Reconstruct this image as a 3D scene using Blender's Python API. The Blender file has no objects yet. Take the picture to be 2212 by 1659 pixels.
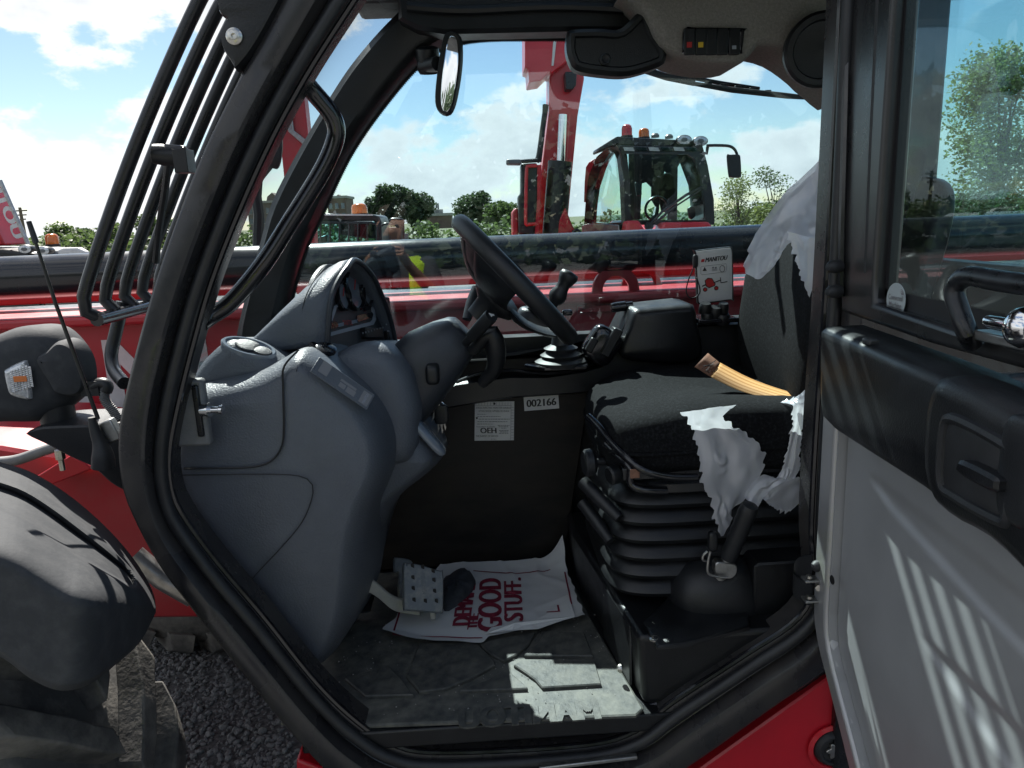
import bpy, bmesh, math, random
from mathutils import Vector, Matrix, noise as mnoise
from mathutils.geometry import tessellate_polygon
R = math.radians
random.seed(7)
S = bpy.context.scene
COL = S.collection

# ------------------------------------------------------------------ camera
F = 1610.0                      # focal length for a 2212 px wide picture
CAM = Vector((0, 0, 1.8))
_th, _ps, _ro = R(12.5), R(2.0), R(2.4)
FW = Vector((math.sin(_ps)*math.cos(_th), math.cos(_ps)*math.cos(_th), -math.sin(_th)))
_r0 = Vector((math.cos(_ps), -math.sin(_ps), 0)); _u0 = _r0.cross(FW)
RT = _r0*math.cos(_ro) - _u0*math.sin(_ro)
UP = _u0*math.cos(_ro) + _r0*math.sin(_ro)
cd = bpy.data.cameras.new('camera'); co = bpy.data.objects.new('camera', cd); COL.objects.link(co)
cd.sensor_width = 36; cd.lens = 36*F/2212; cd.clip_start = .02; cd.clip_end = 5000
co.matrix_world = Matrix(((RT.x, UP.x, -FW.x, CAM.x), (RT.y, UP.y, -FW.y, CAM.y), (RT.z, UP.z, -FW.z, CAM.z), (0, 0, 0, 1)))
S.camera = co

# ------------------------------------------------------------------ light
SUN = Vector((-.37, 1.0, 1.22)).normalized()          # towards the sun
SUN_EL = math.asin(SUN.z); SUN_AZ = math.atan2(SUN.x, SUN.y)
w = bpy.data.worlds.new('World'); S.world = w; w.use_nodes = True
nt = w.node_tree; nt.nodes.clear()
def wn(t, **k):
    n = nt.nodes.new(t)
    for a, b in k.items(): setattr(n, a, b)
    return n
wo = wn('ShaderNodeOutputWorld'); bg = wn('ShaderNodeBackground'); bg.inputs[1].default_value = .074
sky = wn('ShaderNodeTexSky', sky_type='NISHITA'); sky.sun_disc = False
sky.sun_elevation = SUN_EL; sky.sun_rotation = SUN_AZ
sky.air_density = 1.0; sky.dust_density = .1; sky.ozone_density = 1.6
tc = wn('ShaderNodeTexCoord'); sep = wn('ShaderNodeSeparateXYZ'); nt.links.new(tc.outputs['Generated'], sep.inputs[0])
def wmath(op, a, b=None, c=None):
    n = wn('ShaderNodeMath', operation=op)
    for i, v in enumerate((a, b, c)):
        if v is None: continue
        if isinstance(v, (int, float)): n.inputs[i].default_value = v
        else: nt.links.new(v, n.inputs[i])
    return n.outputs[0]
zz = wmath('MAXIMUM', sep.outputs[2], 0.0)
den = wmath('ADD', zz, .16)
cx = wmath('DIVIDE', sep.outputs[0], den); cy = wmath('DIVIDE', sep.outputs[1], den)
cmb = wn('ShaderNodeCombineXYZ'); nt.links.new(sep.outputs[0], cmb.inputs[0]); nt.links.new(sep.outputs[1], cmb.inputs[1]); nt.links.new(wmath('MULTIPLY', zz, 1.7), cmb.inputs[2])
def wnoise(scale, detail, off):
    n = wn('ShaderNodeTexNoise'); n.inputs['Scale'].default_value = scale; n.inputs['Detail'].default_value = detail
    n.inputs['Roughness'].default_value = .58
    m = wn('ShaderNodeMapping'); m.inputs['Location'].default_value = off
    nt.links.new(cmb.outputs[0], m.inputs[0]); nt.links.new(m.outputs[0], n.inputs['Vector'])
    return n.outputs['Fac']
n1 = wnoise(4.6, 11, (5.4, 2.9, 1.0)); n2 = wnoise(1.7, 2, (1.3, 9.2, 0))
# more cloud towards the front of the machine (-x), open blue towards its rear
cov = wmath('MULTIPLY_ADD', sep.outputs[0], -.075, -.005)
cov = wmath('MINIMUM', wmath('MAXIMUM', cov, -.045), .035)
low = wn('ShaderNodeMapRange', interpolation_type='SMOOTHSTEP'); nt.links.new(zz, low.inputs[0]); low.inputs[1].default_value = .0; low.inputs[2].default_value = .17; low.inputs[3].default_value = .06; low.inputs[4].default_value = 0
cov = wmath('ADD', cov, low.outputs[0])
dens = wmath('ADD', wmath('MULTIPLY_ADD', n2, .30, -.15), wmath('ADD', n1, cov))
mr = wn('ShaderNodeMapRange', interpolation_type='SMOOTHSTEP'); nt.links.new(dens, mr.inputs[0])
mr.inputs[1].default_value = .495; mr.inputs[2].default_value = .565
shade = wn('ShaderNodeMapRange'); nt.links.new(dens, shade.inputs[0])
shade.inputs[1].default_value = .545; shade.inputs[2].default_value = .68; shade.inputs[3].default_value = 1.0; shade.inputs[4].default_value = .55
cc = wn('ShaderNodeMix', data_type='RGBA'); nt.links.new(shade.outputs[0], cc.inputs[0])
cc.inputs[6].default_value = (2.7, 3.0, 3.3, 1); cc.inputs[7].default_value = (6.3, 6.4, 6.5, 1)
mx = wn('ShaderNodeMix', data_type='RGBA'); nt.links.new(mr.outputs[0], mx.inputs[0])
sm = wn('ShaderNodeMix', data_type='RGBA', blend_type='MULTIPLY'); sm.inputs[0].default_value = 1; sm.inputs[7].default_value = (.74, .74, .72, 1); nt.links.new(sky.outputs[0], sm.inputs[6]); nt.links.new(sm.outputs[2], mx.inputs[6]); nt.links.new(cc.outputs[2], mx.inputs[7])
nt.links.new(mx.outputs[2], bg.inputs[0]); nt.links.new(bg.outputs[0], wo.inputs[0])
ld = bpy.data.lights.new('sun', 'SUN'); ld.energy = 5.0; ld.angle = R(.5); ld.color = (1, .955, .88)
lo = bpy.data.objects.new('sun', ld); COL.objects.link(lo); lo.rotation_euler = SUN.to_track_quat('Z', 'Y').to_euler(); lo.location = SUN*30
S.view_settings.view_transform = 'Standard'; S.view_settings.look = 'None'; S.view_settings.gamma = 1
S.view_settings.exposure = 1.32
try: S.view_settings.use_curve_mapping = False
except Exception: pass
S.render.engine = 'CYCLES'
S.cycles.max_bounces = 10; S.cycles.transparent_max_bounces = 24; S.cycles.glossy_bounces = 5; S.cycles.diffuse_bounces = 4
S.cycles.caustics_reflective = False; S.cycles.caustics_refractive = False

# ------------------------------------------------------------------ pixel rays (2212 x 1659 picture) to points at a known depth
def ray(q): return FW + RT*((q[0]-1106)/F) - UP*((q[1]-829.5)/F)
def PY(q, Y): d = ray(q); return CAM + d*((Y-CAM.y)/d.y)
def PX(q, X): d = ray(q); return CAM + d*((X-CAM.x)/d.x)
def PZ(q, Z): d = ray(q); return CAM + d*((Z-CAM.z)/d.z)
def PP(q, o, n): d = ray(q); return CAM + d*((Vector(o)-CAM).dot(n)/d.dot(n))
def zf(s, ox, oy): return lambda x, y: (s*x+ox, s*y+oy)
z1 = zf(.3541, 0, 0); z2 = zf(.3125, 0, 553); z3 = zf(.3853, 0, 1019.6); z4 = zf(.2916, 397.5, 518.4); z5 = zf(.2916, 864, 414.7)
z6 = zf(.3125, 1175, 553); z7 = zf(.3125, 1175, 950.5); y2 = zf(.3229, 725.8, 1123); y3 = zf(.3125, 1693.5, 553); y4 = zf(.3359, 1469, 1106)
y5 = zf(.3646, 1641.7, 0); y6 = zf(.4297, 864, 0); y7 = zf(.2708, 1071.4, 242); y8 = zf(.2708, 518.4, 328.3)

# ------------------------------------------------------------------ geometry helpers
def V(*a): return Vector(a)
def cr(pts, n, closed=False):
    """Catmull-Rom through the points, resampled evenly to n points."""
    P = [Vector(p) for p in pts]; m = len(P); out = []
    segs = m if closed else m-1
    for i in range(segs):
        if closed: a, b, c, d = P[(i-1) % m], P[i], P[(i+1) % m], P[(i+2) % m]
        else: a, b, c, d = P[max(i-1, 0)], P[i], P[i+1], P[min(i+2, m-1)]
        for k in range(12):
            t = k/12
            out.append(.5*((2*b)+(c-a)*t+(2*a-5*b+4*c-d)*t*t+(3*b-a-3*c+d)*t**3))
    if not closed: out.append(P[-1])
    return resamp(out, n, closed)
def resamp(out, n, closed=False):
    if closed: out = out+[out[0]]
    L = [0]
    for i in range(1, len(out)): L.append(L[-1]+(out[i]-out[i-1]).length)
    T = L[-1]; res = []; j = 0
    for k in range(n):
        s = T*k/(n if closed else n-1)
        while j < len(L)-2 and L[j+1] < s: j += 1
        u = (s-L[j])/max(L[j+1]-L[j], 1e-9)
        res.append(out[j].lerp(out[j+1], min(max(u, 0), 1)))
    return res
def v2(pts): return [Vector((p[0], p[1], 0)) for p in pts]
def crp(pts, n, closed=False): return [(p.x, p.y) for p in cr(v2(pts), n, closed)]

class B:
    def __init__(s): s.v = []; s.f = []
    def add(s, v, f):
        o = len(s.v); s.v += [Vector(p) for p in v]; s.f += [tuple(o+i for i in q) for q in f]; return s
    def box(s, c, h, M=None):
        c = Vector(c); pts = []
        for z in (-1, 1):
            for y in (-1, 1):
                for x in (-1, 1):
                    p = Vector((x*h[0], y*h[1], z*h[2]))
                    if M is not None: p = M @ p
                    pts.append(c+p)
        return s.add(pts, [(0, 2, 3, 1), (4, 5, 7, 6), (0, 1, 5, 4), (2, 6, 7, 3), (0, 4, 6, 2), (1, 3, 7, 5)])
    def loft(s, rings, closed=True, cap=True, loop=False):
        n = len(rings[0]); v = [p for r in rings for p in r]; f = []
        m = len(rings)
        for i in range(m if loop else m-1):
            j = (i+1) % m
            for k in range(n if closed else n-1):
                l = (k+1) % n
                f.append((i*n+k, i*n+l, j*n+l, j*n+k))
        if cap and closed and not loop:
            for rg0, fl_ in ((0, True), (m-1, False)):
                tr = tessellate_polygon([[Vector(p) for p in rings[rg0]]])
                f += [tuple(rg0*n+k for k in (t if not fl_ else t[::-1])) for t in tr]
        return s.add(v, f)
    def tube(s, pts, r, seg=10, smooth=0, closed=False, cap=True):
        P = cr(pts, smooth, closed) if smooth else [Vector(p) for p in pts]
        m = len(P); rr = r if isinstance(r, (list, tuple)) else [r]*2
        rings = []; up = None
        for i, p in enumerate(P):
            a = P[(i-1) % m] if (closed or i > 0) else p
            b = P[(i+1) % m] if (closed or i < m-1) else p
            t = (b-a).normalized()
            if up is None:
                up = Vector((0, 0, 1)) if abs(t.z) < .9 else Vector((1, 0, 0))
            sd = t.cross(up).normalized(); up = sd.cross(t).normalized()
            u = i/(m-1) if m > 1 else 0
            k = u*(len(rr)-1); j = min(int(k), len(rr)-2); rad = rr[j]+(rr[j+1]-rr[j])*(k-j)
            rings.append([p+(sd*math.cos(2*math.pi*q/seg)+up*math.sin(2*math.pi*q/seg))*rad for q in range(seg)])
        return s.loft(rings, True, cap, loop=closed)
    def lathe(s, prof, o, ax, seg=24, a0=0, a1=2*math.pi, cap=True):
        """prof: list of (radius, distance along ax)."""
        ax = Vector(ax).normalized(); o = Vector(o)
        e = Vector((0, 0, 1)) if abs(ax.z) < .9 else Vector((1, 0, 0))
        a = ax.cross(e).normalized(); b = ax.cross(a)
        rings = [[o+ax*d+(a*math.cos(2*math.pi*k/seg)+b*math.sin(2*math.pi*k/seg))*max(r, 1e-5) for k in range(seg)] for r, d in prof]
        return s.loft(rings, True, cap)
    def prism(s, poly, off):
        n = len(poly); off = Vector(off)
        v = [Vector(p) for p in poly]+[Vector(p)+off for p in poly]
        f = [tuple(range(n)), tuple(range(2*n-1, n-1, -1))]
        for k in range(n):
            l = (k+1) % n; f.append((k, k+n, l+n, l))
        return s.add(v, f)
    def slab(s, poly, nrm, prof, shift=(0, 0, 0)):
        """poly: planar outline; prof: list of (distance along nrm, inset)."""
        nrm = Vector(nrm).normalized(); P = [Vector(p) for p in poly]; n = len(P)
        area = Vector((0, 0, 0))
        for i in range(n): area += P[i].cross(P[(i+1) % n])
        sgn = 1 if area.dot(nrm) > 0 else -1
        nm = []
        for i in range(n):
            t = (P[(i+1) % n]-P[i-1]).normalized()
            nm.append(nrm.cross(t)*sgn)
        sh = Vector(shift)
        return s.loft([[P[i]+nm[i]*ins+nrm*d+sh*max(0, -d) for i in range(n)] for d, ins in prof])
    def grid(s, nu, nv, fn):
        v = [fn(i/(nu-1), j/(nv-1)) for j in range(nv) for i in range(nu)]
        f = [(j*nu+i, j*nu+i+1, (j+1)*nu+i+1, (j+1)*nu+i) for j in range(nv-1) for i in range(nu-1)]
        return s.add(v, f)
    def superq(s, c, h, e1=.35, e2=.35, M=None, nu=32, nv=18, warp=None):
        c = Vector(c)
        def pw(x, e): return math.copysign(abs(x)**e, x)
        rings = []
        for j in range(nv+1):
            ph = -math.pi/2+math.pi*j/nv; ring = []
            for i in range(nu):
                th = 2*math.pi*i/nu
                p = Vector((h[0]*pw(math.cos(ph), e1)*pw(math.cos(th), e2), h[1]*pw(math.cos(ph), e1)*pw(math.sin(th), e2), h[2]*pw(math.sin(ph), e1)))
                if warp: p = warp(p)
                if M is not None: p = M @ p
                ring.append(c+p)
            rings.append(ring)
        return s.loft(rings)
    def build(s, name, m, parent=None, smooth=True, ang=38, bevel=0, seg=2, solid=0, sub=0):
        me = bpy.data.meshes.new(name)
        c = Vector((0, 0, 0))
        if s.v:
            lo = Vector([min(p[i] for p in s.v) for i in range(3)]); hi = Vector([max(p[i] for p in s.v) for i in range(3)]); c = (lo+hi)/2
        me.from_pydata([p-c for p in s.v], [], s.f); me.validate(); me.update()
        bm = bmesh.new(); bm.from_mesh(me); bmesh.ops.recalc_face_normals(bm, faces=bm.faces); bm.to_mesh(me); bm.free()
        o = bpy.data.objects.new(name, me); COL.objects.link(o); o.location = c
        me.materials.append(m)
        if smooth:
            me.polygons.foreach_set('use_smooth', [True]*len(me.polygons))
            try: me.set_sharp_from_angle(angle=R(ang))
            except Exception: pass
        if parent is not None: attach(o, parent)
        if solid:
            d = o.modifiers.new('solid', 'SOLIDIFY'); d.thickness = solid; d.offset = 0
        if bevel:
            d = o.modifiers.new('bevel', 'BEVEL'); d.width = bevel; d.segments = seg; d.limit_method = 'ANGLE'; d.angle_limit = R(35); d.harden_normals = False
        if sub:
            d = o.modifiers.new('sub', 'SUBSURF'); d.levels = sub; d.render_levels = sub
        return o
WORLD = {}
def wloc(o):
    return WORLD.get(o.name, o.location.copy())
def attach(o, p):
    """o.location is given in world space; parents are never rotated."""
    wl = o.location.copy(); WORLD[o.name] = wl
    o.parent = p; o.location = wl-wloc(p)
def thing(name, label, cat, loc=(0, 0, 0), group=None):
    o = bpy.data.objects.new(name, None); COL.objects.link(o); o.location = loc; o.empty_display_size = .1
    WORLD[o.name] = Vector(loc)
    o['label'] = label; o['category'] = cat
    if group: o['group'] = group
    return o
def node(name, parent, loc=None):
    """an empty that gathers sub-parts inside a thing"""
    o = bpy.data.objects.new(name, None); COL.objects.link(o); o.empty_display_size = .05
    o.location = Vector(loc) if loc is not None else wloc(parent); attach(o, parent); return o
def tag(o, label, cat=None, group=None, kind=None):
    if label: o['label'] = label
    if cat: o['category'] = cat
    if group: o['group'] = group
    if kind: o['kind'] = kind
    return o
_tx = {}
def text_mesh(s, ext=0.0):
    k = (s, ext)
    if k not in _tx:
        cu = bpy.data.curves.new('t', 'FONT'); cu.body = s; cu.align_x = 'CENTER'; cu.align_y = 'CENTER'; cu.extrude = ext; cu.resolution_u = 4
        o = bpy.data.objects.new('t', cu); COL.objects.link(o)
        dg = bpy.context.evaluated_depsgraph_get(); me = bpy.data.meshes.new_from_object(o.evaluated_get(dg))
        _tx[k] = ([v.co.copy() for v in me.vertices], [tuple(p.vertices) for p in me.polygons])
        bpy.data.objects.remove(o); bpy.data.curves.remove(cu); bpy.data.meshes.remove(me)
    return _tx[k]
def text(name, s, o, xd, yd, w, h, m, parent, ext=0.0, bold=0, shear=0, conform=None):
    """Flat lettering centred at o, fitted in a w x h box spanned by xd, yd."""
    vs, fs = text_mesh(s, ext)
    x0 = min(v.x for v in vs); x1 = max(v.x for v in vs); y0 = min(v.y for v in vs); y1 = max(v.y for v in vs)
    xd = Vector(xd).normalized(); yd = Vector(yd).normalized(); n = xd.cross(yd)
    b = B(); out = []
    offs = [0] if not bold else [-bold, 0, bold]
    for k in offs:
        pts = []
        for v in vs:
            x = ((v.x-x0)/(x1-x0)-.5)*w; y = ((v.y-y0)/(y1-y0)-.5)*h
            p = Vector(o)+xd*(x+k+shear*y)+yd*y+n*(v.z*h+.0001*offs.index(k))
            if conform: p = conform(p)
            pts.append(p)
        b.add(pts, fs)
    return b.build(name, m, parent, smooth=False)
# ------------------------------------------------------------------ materials
def mat(name, col, rough=.5, metal=0, spec=.5, coat=0, var=0, vscale=8, vcol=None, bump=0, bscale=200, bdet=3, rvar=0, stretch=None, sheen=0, trans=0, emit=None, thr=(.4, .65), coatr=.1):
    m = bpy.data.materials.new(name); m.use_nodes = True; t = m.node_tree; N = t.nodes; p = N['Principled BSDF']
    def setp(k, v):
        if k in p.inputs: p.inputs[k].default_value = v
    setp('Base Color', (*col, 1)); setp('Roughness', rough); setp('Metallic', metal); setp('Specular IOR Level', spec); setp('Coat Weight', coat); setp('Coat Roughness', coatr)
    if sheen: setp('Sheen Weight', sheen); setp('Sheen Roughness', .5)
    if trans: setp('Transmission Weight', trans)
    if emit: setp('Emission Color', (*emit[0], 1)); setp('Emission Strength', emit[1])
    c = N.new('ShaderNodeTexCoord'); src = c.outputs['Object']
    if stretch:
        mp = N.new('ShaderNodeMapping'); mp.inputs['Scale'].default_value = stretch; t.links.new(src, mp.inputs[0]); src = mp.outputs[0]
    if var or vcol:
        n = N.new('ShaderNodeTexNoise'); n.inputs['Scale'].default_value = vscale; n.inputs['Detail'].default_value = 8; n.inputs['Roughness'].default_value = .65
        t.links.new(src, n.inputs['Vector'])
        r = N.new('ShaderNodeMapRange'); r.inputs[1].default_value = thr[0]; r.inputs[2].default_value = thr[1]; t.links.new(n.outputs['Fac'], r.inputs[0])
        x = N.new('ShaderNodeMix'); x.data_type = 'RGBA'; t.links.new(r.outputs[0], x.inputs[0])
        x.inputs[6].default_value = (*col, 1)
        x.inputs[7].default_value = (*(vcol or tuple(k*(1+var) for k in col)), 1)
        t.links.new(x.outputs[2], p.inputs['Base Color'])
        if rvar:
            r2 = N.new('ShaderNodeMapRange'); r2.inputs[3].default_value = rough; r2.inputs[4].default_value = min(1, rough+rvar); t.links.new(r.outputs[0], r2.inputs[0]); t.links.new(r2.outputs[0], p.inputs['Roughness'])
    if bump:
        n = N.new('ShaderNodeTexNoise'); n.inputs['Scale'].default_value = bscale; n.inputs['Detail'].default_value = bdet; t.links.new(c.outputs['Object'], n.inputs['Vector'])
        b = N.new('ShaderNodeBump'); b.inputs['Strength'].default_value = bump; b.inputs['Distance'].default_value = .002; t.links.new(n.outputs['Fac'], b.inputs['Height']); t.links.new(b.outputs[0], p.inputs['Normal'])
    return m
def glassmat(name, tint, refl=.9, rough=0.0, dirt=.0, f0=.045):
    """thin window pane: tinted transparency with mirror reflection by Fresnel"""
    m = bpy.data.materials.new(name); m.use_nodes = True; t = m.node_tree; N = t.nodes; N.clear()
    o = N.new('ShaderNodeOutputMaterial'); tr = N.new('ShaderNodeBsdfTransparent'); tr.inputs[0].default_value = (*tint, 1)
    g = N.new('ShaderNodeBsdfGlossy'); g.inputs['Roughness'].default_value = rough; g.inputs[0].default_value = (refl, refl, refl, 1)
    lw = N.new('ShaderNodeLayerWeight'); lw.inputs[0].default_value = .5
    pw = N.new('ShaderNodeMath'); pw.operation = 'POWER'; pw.inputs[1].default_value = 4.5; t.links.new(lw.outputs['Facing'], pw.inputs[0])
    f = N.new('ShaderNodeMath'); f.operation = 'MULTIPLY_ADD'; f.inputs[1].default_value = .80; f.inputs[2].default_value = f0; t.links.new(pw.outputs[0], f.inputs[0])
    mx = N.new('ShaderNodeMixShader'); t.links.new(f.outputs[0], mx.inputs[0]); t.links.new(tr.outputs[0], mx.inputs[1]); t.links.new(g.outputs[0], mx.inputs[2])
    last = mx.outputs[0]
    if dirt:
        d = N.new('ShaderNodeBsdfDiffuse'); d.inputs[0].default_value = (.55, .55, .52, 1)
        n = N.new('ShaderNodeTexNoise'); n.inputs['Scale'].default_value = 6; n.inputs['Detail'].default_value = 9; c = N.new('ShaderNodeTexCoord'); t.links.new(c.outputs['Object'], n.inputs['Vector'])
        r = N.new('ShaderNodeMapRange'); r.inputs[1].default_value = .35; r.inputs[2].default_value = .85; r.inputs[3].default_value = dirt*.4; r.inputs[4].default_value = dirt*1.6; t.links.new(n.outputs['Fac'], r.inputs[0])
        m2 = N.new('ShaderNodeMixShader'); t.links.new(r.outputs[0], m2.inputs[0]); t.links.new(last, m2.inputs[1]); t.links.new(d.outputs[0], m2.inputs[2]); last = m2.outputs[0]
    t.links.new(last, o.inputs[0]); return m
def filmmat():
    m = bpy.data.materials.new('thin_plastic_film'); m.use_nodes = True; t = m.node_tree; N = t.nodes; N.clear()
    o = N.new('ShaderNodeOutputMaterial'); d = N.new('ShaderNodeBsdfDiffuse'); d.inputs[0].default_value = (.90, .93, 1.0, 1)
    tl = N.new('ShaderNodeBsdfTranslucent'); tl.inputs[0].default_value = (.93, .94, .97, 1)
    g = N.new('ShaderNodeBsdfGlossy'); g.inputs['Roughness'].default_value = .20; tr = N.new('ShaderNodeBsdfTransparent')
    tc = N.new('ShaderNodeTexCoord'); mp = N.new('ShaderNodeMapping'); mp.inputs['Scale'].default_value = (1.5, 1.5, .8); t.links.new(tc.outputs['Object'], mp.inputs[0])
    n = N.new('ShaderNodeTexNoise'); n.noise_type = 'RIDGED_MULTIFRACTAL'; n.inputs['Scale'].default_value = 6; n.inputs['Detail'].default_value = 4; n.inputs['Distortion'].default_value = 1.6; t.links.new(mp.outputs[0], n.inputs['Vector'])
    n2 = N.new('ShaderNodeTexNoise'); n2.inputs['Scale'].default_value = 9; n2.inputs['Detail'].default_value = 3; t.links.new(mp.outputs[0], n2.inputs['Vector'])
    bu = N.new('ShaderNodeBump'); bu.inputs['Strength'].default_value = 1; bu.inputs['Distance'].default_value = .014; t.links.new(n.outputs['Fac'], bu.inputs['Height'])
    for s in (d, tl, g): t.links.new(bu.outputs[0], s.inputs['Normal'])
    a = N.new('ShaderNodeMixShader'); a.inputs[0].default_value = .50; t.links.new(d.outputs[0], a.inputs[1]); t.links.new(tl.outputs[0], a.inputs[2])
    b = N.new('ShaderNodeMixShader'); b.inputs[0].default_value = .13; t.links.new(a.outputs[0], b.inputs[1]); t.links.new(g.outputs[0], b.inputs[2])
    r = N.new('ShaderNodeMapRange'); r.inputs[1].default_value = .35; r.inputs[2].default_value = .68; r.inputs[3].default_value = .02; r.inputs[4].default_value = .34; t.links.new(n2.outputs['Fac'], r.inputs[0])
    c = N.new('ShaderNodeMixShader'); t.links.new(r.outputs[0], c.inputs[0]); t.links.new(b.outputs[0], c.inputs[1]); t.links.new(tr.outputs[0], c.inputs[2])
    t.links.new(c.outputs[0], o.inputs[0]); return m
M = {}
M['black_paint'] = mat('black_satin_paint', (.007, .008, .010), .22, vcol=(.035, .034, .034), vscale=5, rvar=.22, thr=(.35, .75), stretch=(1, 1, .6), coat=.25, coatr=.25)
M['frame_paint'] = mat('dusty_sheen_black_paint', (.012, .013, .018), .20, vcol=(.060, .055, .050), vscale=4.5, rvar=.18, thr=(.30, .78), stretch=(1.5, 1, 1), bump=.15, bscale=60)  # brown-grey mottling: dust plus a painted reflection of the ground
M['gloss_black'] = mat('gloss_black', (.007, .007, .009), .12, coat=.4, var=.8, vscale=20, rvar=.15)
M['black_metal'] = mat('black_metal', (.008, .009, .011), .26, var=1.0, vscale=30, rvar=.15)
M['rubber'] = mat('black_rubber', (.016, .017, .019), .55, var=.6, vscale=14, bump=.1, bscale=300)
M['seal'] = mat('rubber_seal', (.014, .015, .017), .42, var=.5, vscale=30)
M['dash'] = mat('slate_dash_plastic', (.098, .109, .128), .38, var=.22, vscale=5, bump=.6, bscale=250, bdet=2, rvar=.08)
M['dash_dark'] = mat('dark_slate_plastic', (.030, .034, .042), .36, var=.2, vscale=4, bump=.3, bscale=420, bdet=2)
M['trim'] = mat('black_trim_plastic', (.0065, .0072, .0085), .32, var=.7, vscale=9, bump=.25, bscale=380, rvar=.15)
M['trim_soft'] = mat('black_soft_plastic', (.011, .012, .014), .42, var=.5, vscale=6, bump=.25, bscale=420)
M['wallpanel'] = mat('dusty_black_panel', (.006, .006, .0065), .42, spec=.3, vcol=(.040, .032, .026), vscale=2.2, rvar=.25, thr=(.42, .75), stretch=(1, 1, 2.5))
M['red'] = mat('red_paint', (.60, .012, .026), .34, coat=.35, var=-.18, vscale=3, rvar=.12, bump=.03, bscale=40)
M['red_dusty'] = mat('dusty_red_paint', (.42, .014, .026), .40, vcol=(.36, .045, .05), vscale=7, rvar=.2, thr=(.45, .8), coat=.15)
M['silver'] = mat('silver_paint', (.36, .365, .375), .48, metal=.45, var=.12, vscale=3, rvar=.1, bump=.03, bscale=300)
M['silver_edge'] = mat('worn_silver_edge', (.46, .46, .47), .40, metal=.6, vcol=(.42, .43, .36), vscale=9, thr=(.5, .7), bump=.05, bscale=90)
M['white_letter'] = mat('white_decal', (.72, .71, .69), .5, vcol=(.52, .51, .50), vscale=12, thr=(.4, .8))
M['fender'] = mat('weathered_grey_plastic', (.040, .043, .048), .75, spec=.3, vcol=(.066, .068, .072), vscale=30, rvar=.1, thr=(.45, .72), bump=.2, bscale=160)
M['tyre'] = mat('dusty_tyre_rubber', (.070, .068, .066), .85, vcol=(.24, .225, .20), vscale=9, thr=(.42, .72), bump=.7, bscale=90, bdet=8)
M['fabric'] = mat('black_seat_fabric', (.0065, .007, .008), .9, spec=.12, var=2.6, vscale=170, bump=.6, bscale=700, thr=(.48, .75))
M['belt_end'] = mat('brown_belt_stitching', (.20, .10, .065), .8, var=.4, vscale=60, bump=.4, bscale=300)
M['steel'] = mat('bare_steel', (.45, .45, .44), .32, metal=1, var=-.3, vscale=30, rvar=.2)
M['chrome'] = mat('chrome', (.75, .75, .76), .10, metal=1)
M['zinc'] = mat('zinc_plated', (.62, .60, .55), .28, metal=1, var=-.25, vscale=50)
M['mirror'] = mat('mirror_glass', (.85, .87, .88), .02, metal=1)
M['felt'] = mat('grey_headliner_felt', (.25, .235, .215), .95, var=.35, vscale=160, bump=.7, bscale=260, bdet=5)
M['mat_rubber'] = mat('dusty_rubber_mat', (.046, .050, .050), .48, vcol=(.20, .195, .165), vscale=24, rvar=.2, thr=(.34, .82), bump=.5, bscale=60, bdet=6)
M['mat_raised'] = mat('dusty_rubber_mat_raised', (.034, .038, .039), .48, vcol=(.155, .15, .13), vscale=30, rvar=.2, thr=(.34, .82), bump=.5, bscale=80, bdet=6)
M['paper'] = mat('dirty_white_paper', (.62, .63, .63), .7, vcol=(.30, .29, .25), vscale=6, thr=(.60, .82), bump=.5, bscale=22, bdet=4)
M['maroon'] = mat('maroon_ink', (.16, .012, .030), .7, var=.8, vscale=60)
M['white_paint'] = mat('white_print', (.74, .74, .73), .5, var=-.1, vscale=10)
M['sticker'] = mat('white_sticker', (.66, .66, .65), .45, var=-.12, vscale=14)
M['ink'] = mat('black_ink', (.012, .012, .014), .5)
M['grey_ink'] = mat('grey_ink', (.22, .22, .23), .6)
M['red_ink'] = mat('red_ink', (.52, .03, .03), .5)
M['pedal'] = mat('worn_grey_pedal', (.17, .19, .21), .55, vcol=(.34, .33, .30), vscale=26, thr=(.45, .7), bump=.3, bscale=200)
M['pedal_arm'] = mat('cream_pedal_arm', (.52, .50, .44), .5, var=-.2, vscale=14)
M['rag'] = mat('dark_grey_cloth', (.040, .043, .050), .9, var=.6, vscale=40, bump=.4, bscale=500)
M['beacon_orange'] = mat('orange_beacon_lens', (.85, .20, .012), .18, trans=.35, coat=.5)
M['beacon_red'] = mat('red_beacon_lens', (.72, .01, .03), .18, trans=.35, coat=.5)
M['lens'] = mat('clear_lamp_lens', (.72, .74, .76), .12, metal=.35, coat=.6, var=-.5, vscale=60)
M['lens_orange'] = mat('amber_bulb', (.75, .22, .06), .25)
M['gauge'] = mat('gauge_face', (.20, .23, .27), .12, coat=.8)
M['screen'] = mat('dark_display', (.020, .020, .024), .15, coat=.6)
M['trimline'] = mat('pale_grey_trim', (.34, .37, .42), .4)
M['hose'] = mat('grey_corrugated_hose', (.17, .17, .17), .55, var=.3, vscale=30)
M['glass'] = glassmat('window_glass', (.84, .93, .95), dirt=.004, f0=.058)
M['glass_teal'] = glassmat('teal_tinted_glass', (.78, .93, .93), dirt=.012)
M['glass_far'] = glassmat('far_cab_glass', (.50, .72, .74), dirt=.003, f0=.018)
M['film'] = filmmat()
M['grey_paint'] = mat('grey_machine_paint', (.11, .115, .12), .42, var=.2, vscale=5)
M['tube_black'] = mat('glossy_black_tube', (.007, .008, .012), .20, coat=.3, var=.6, vscale=4, rvar=.12)
M['pipe'] = mat('grey_green_pipe', (.16, .19, .19), .35, metal=.4)
M['yellow'] = mat('yellow_warning_decal', (.75, .50, .03), .5)
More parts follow.
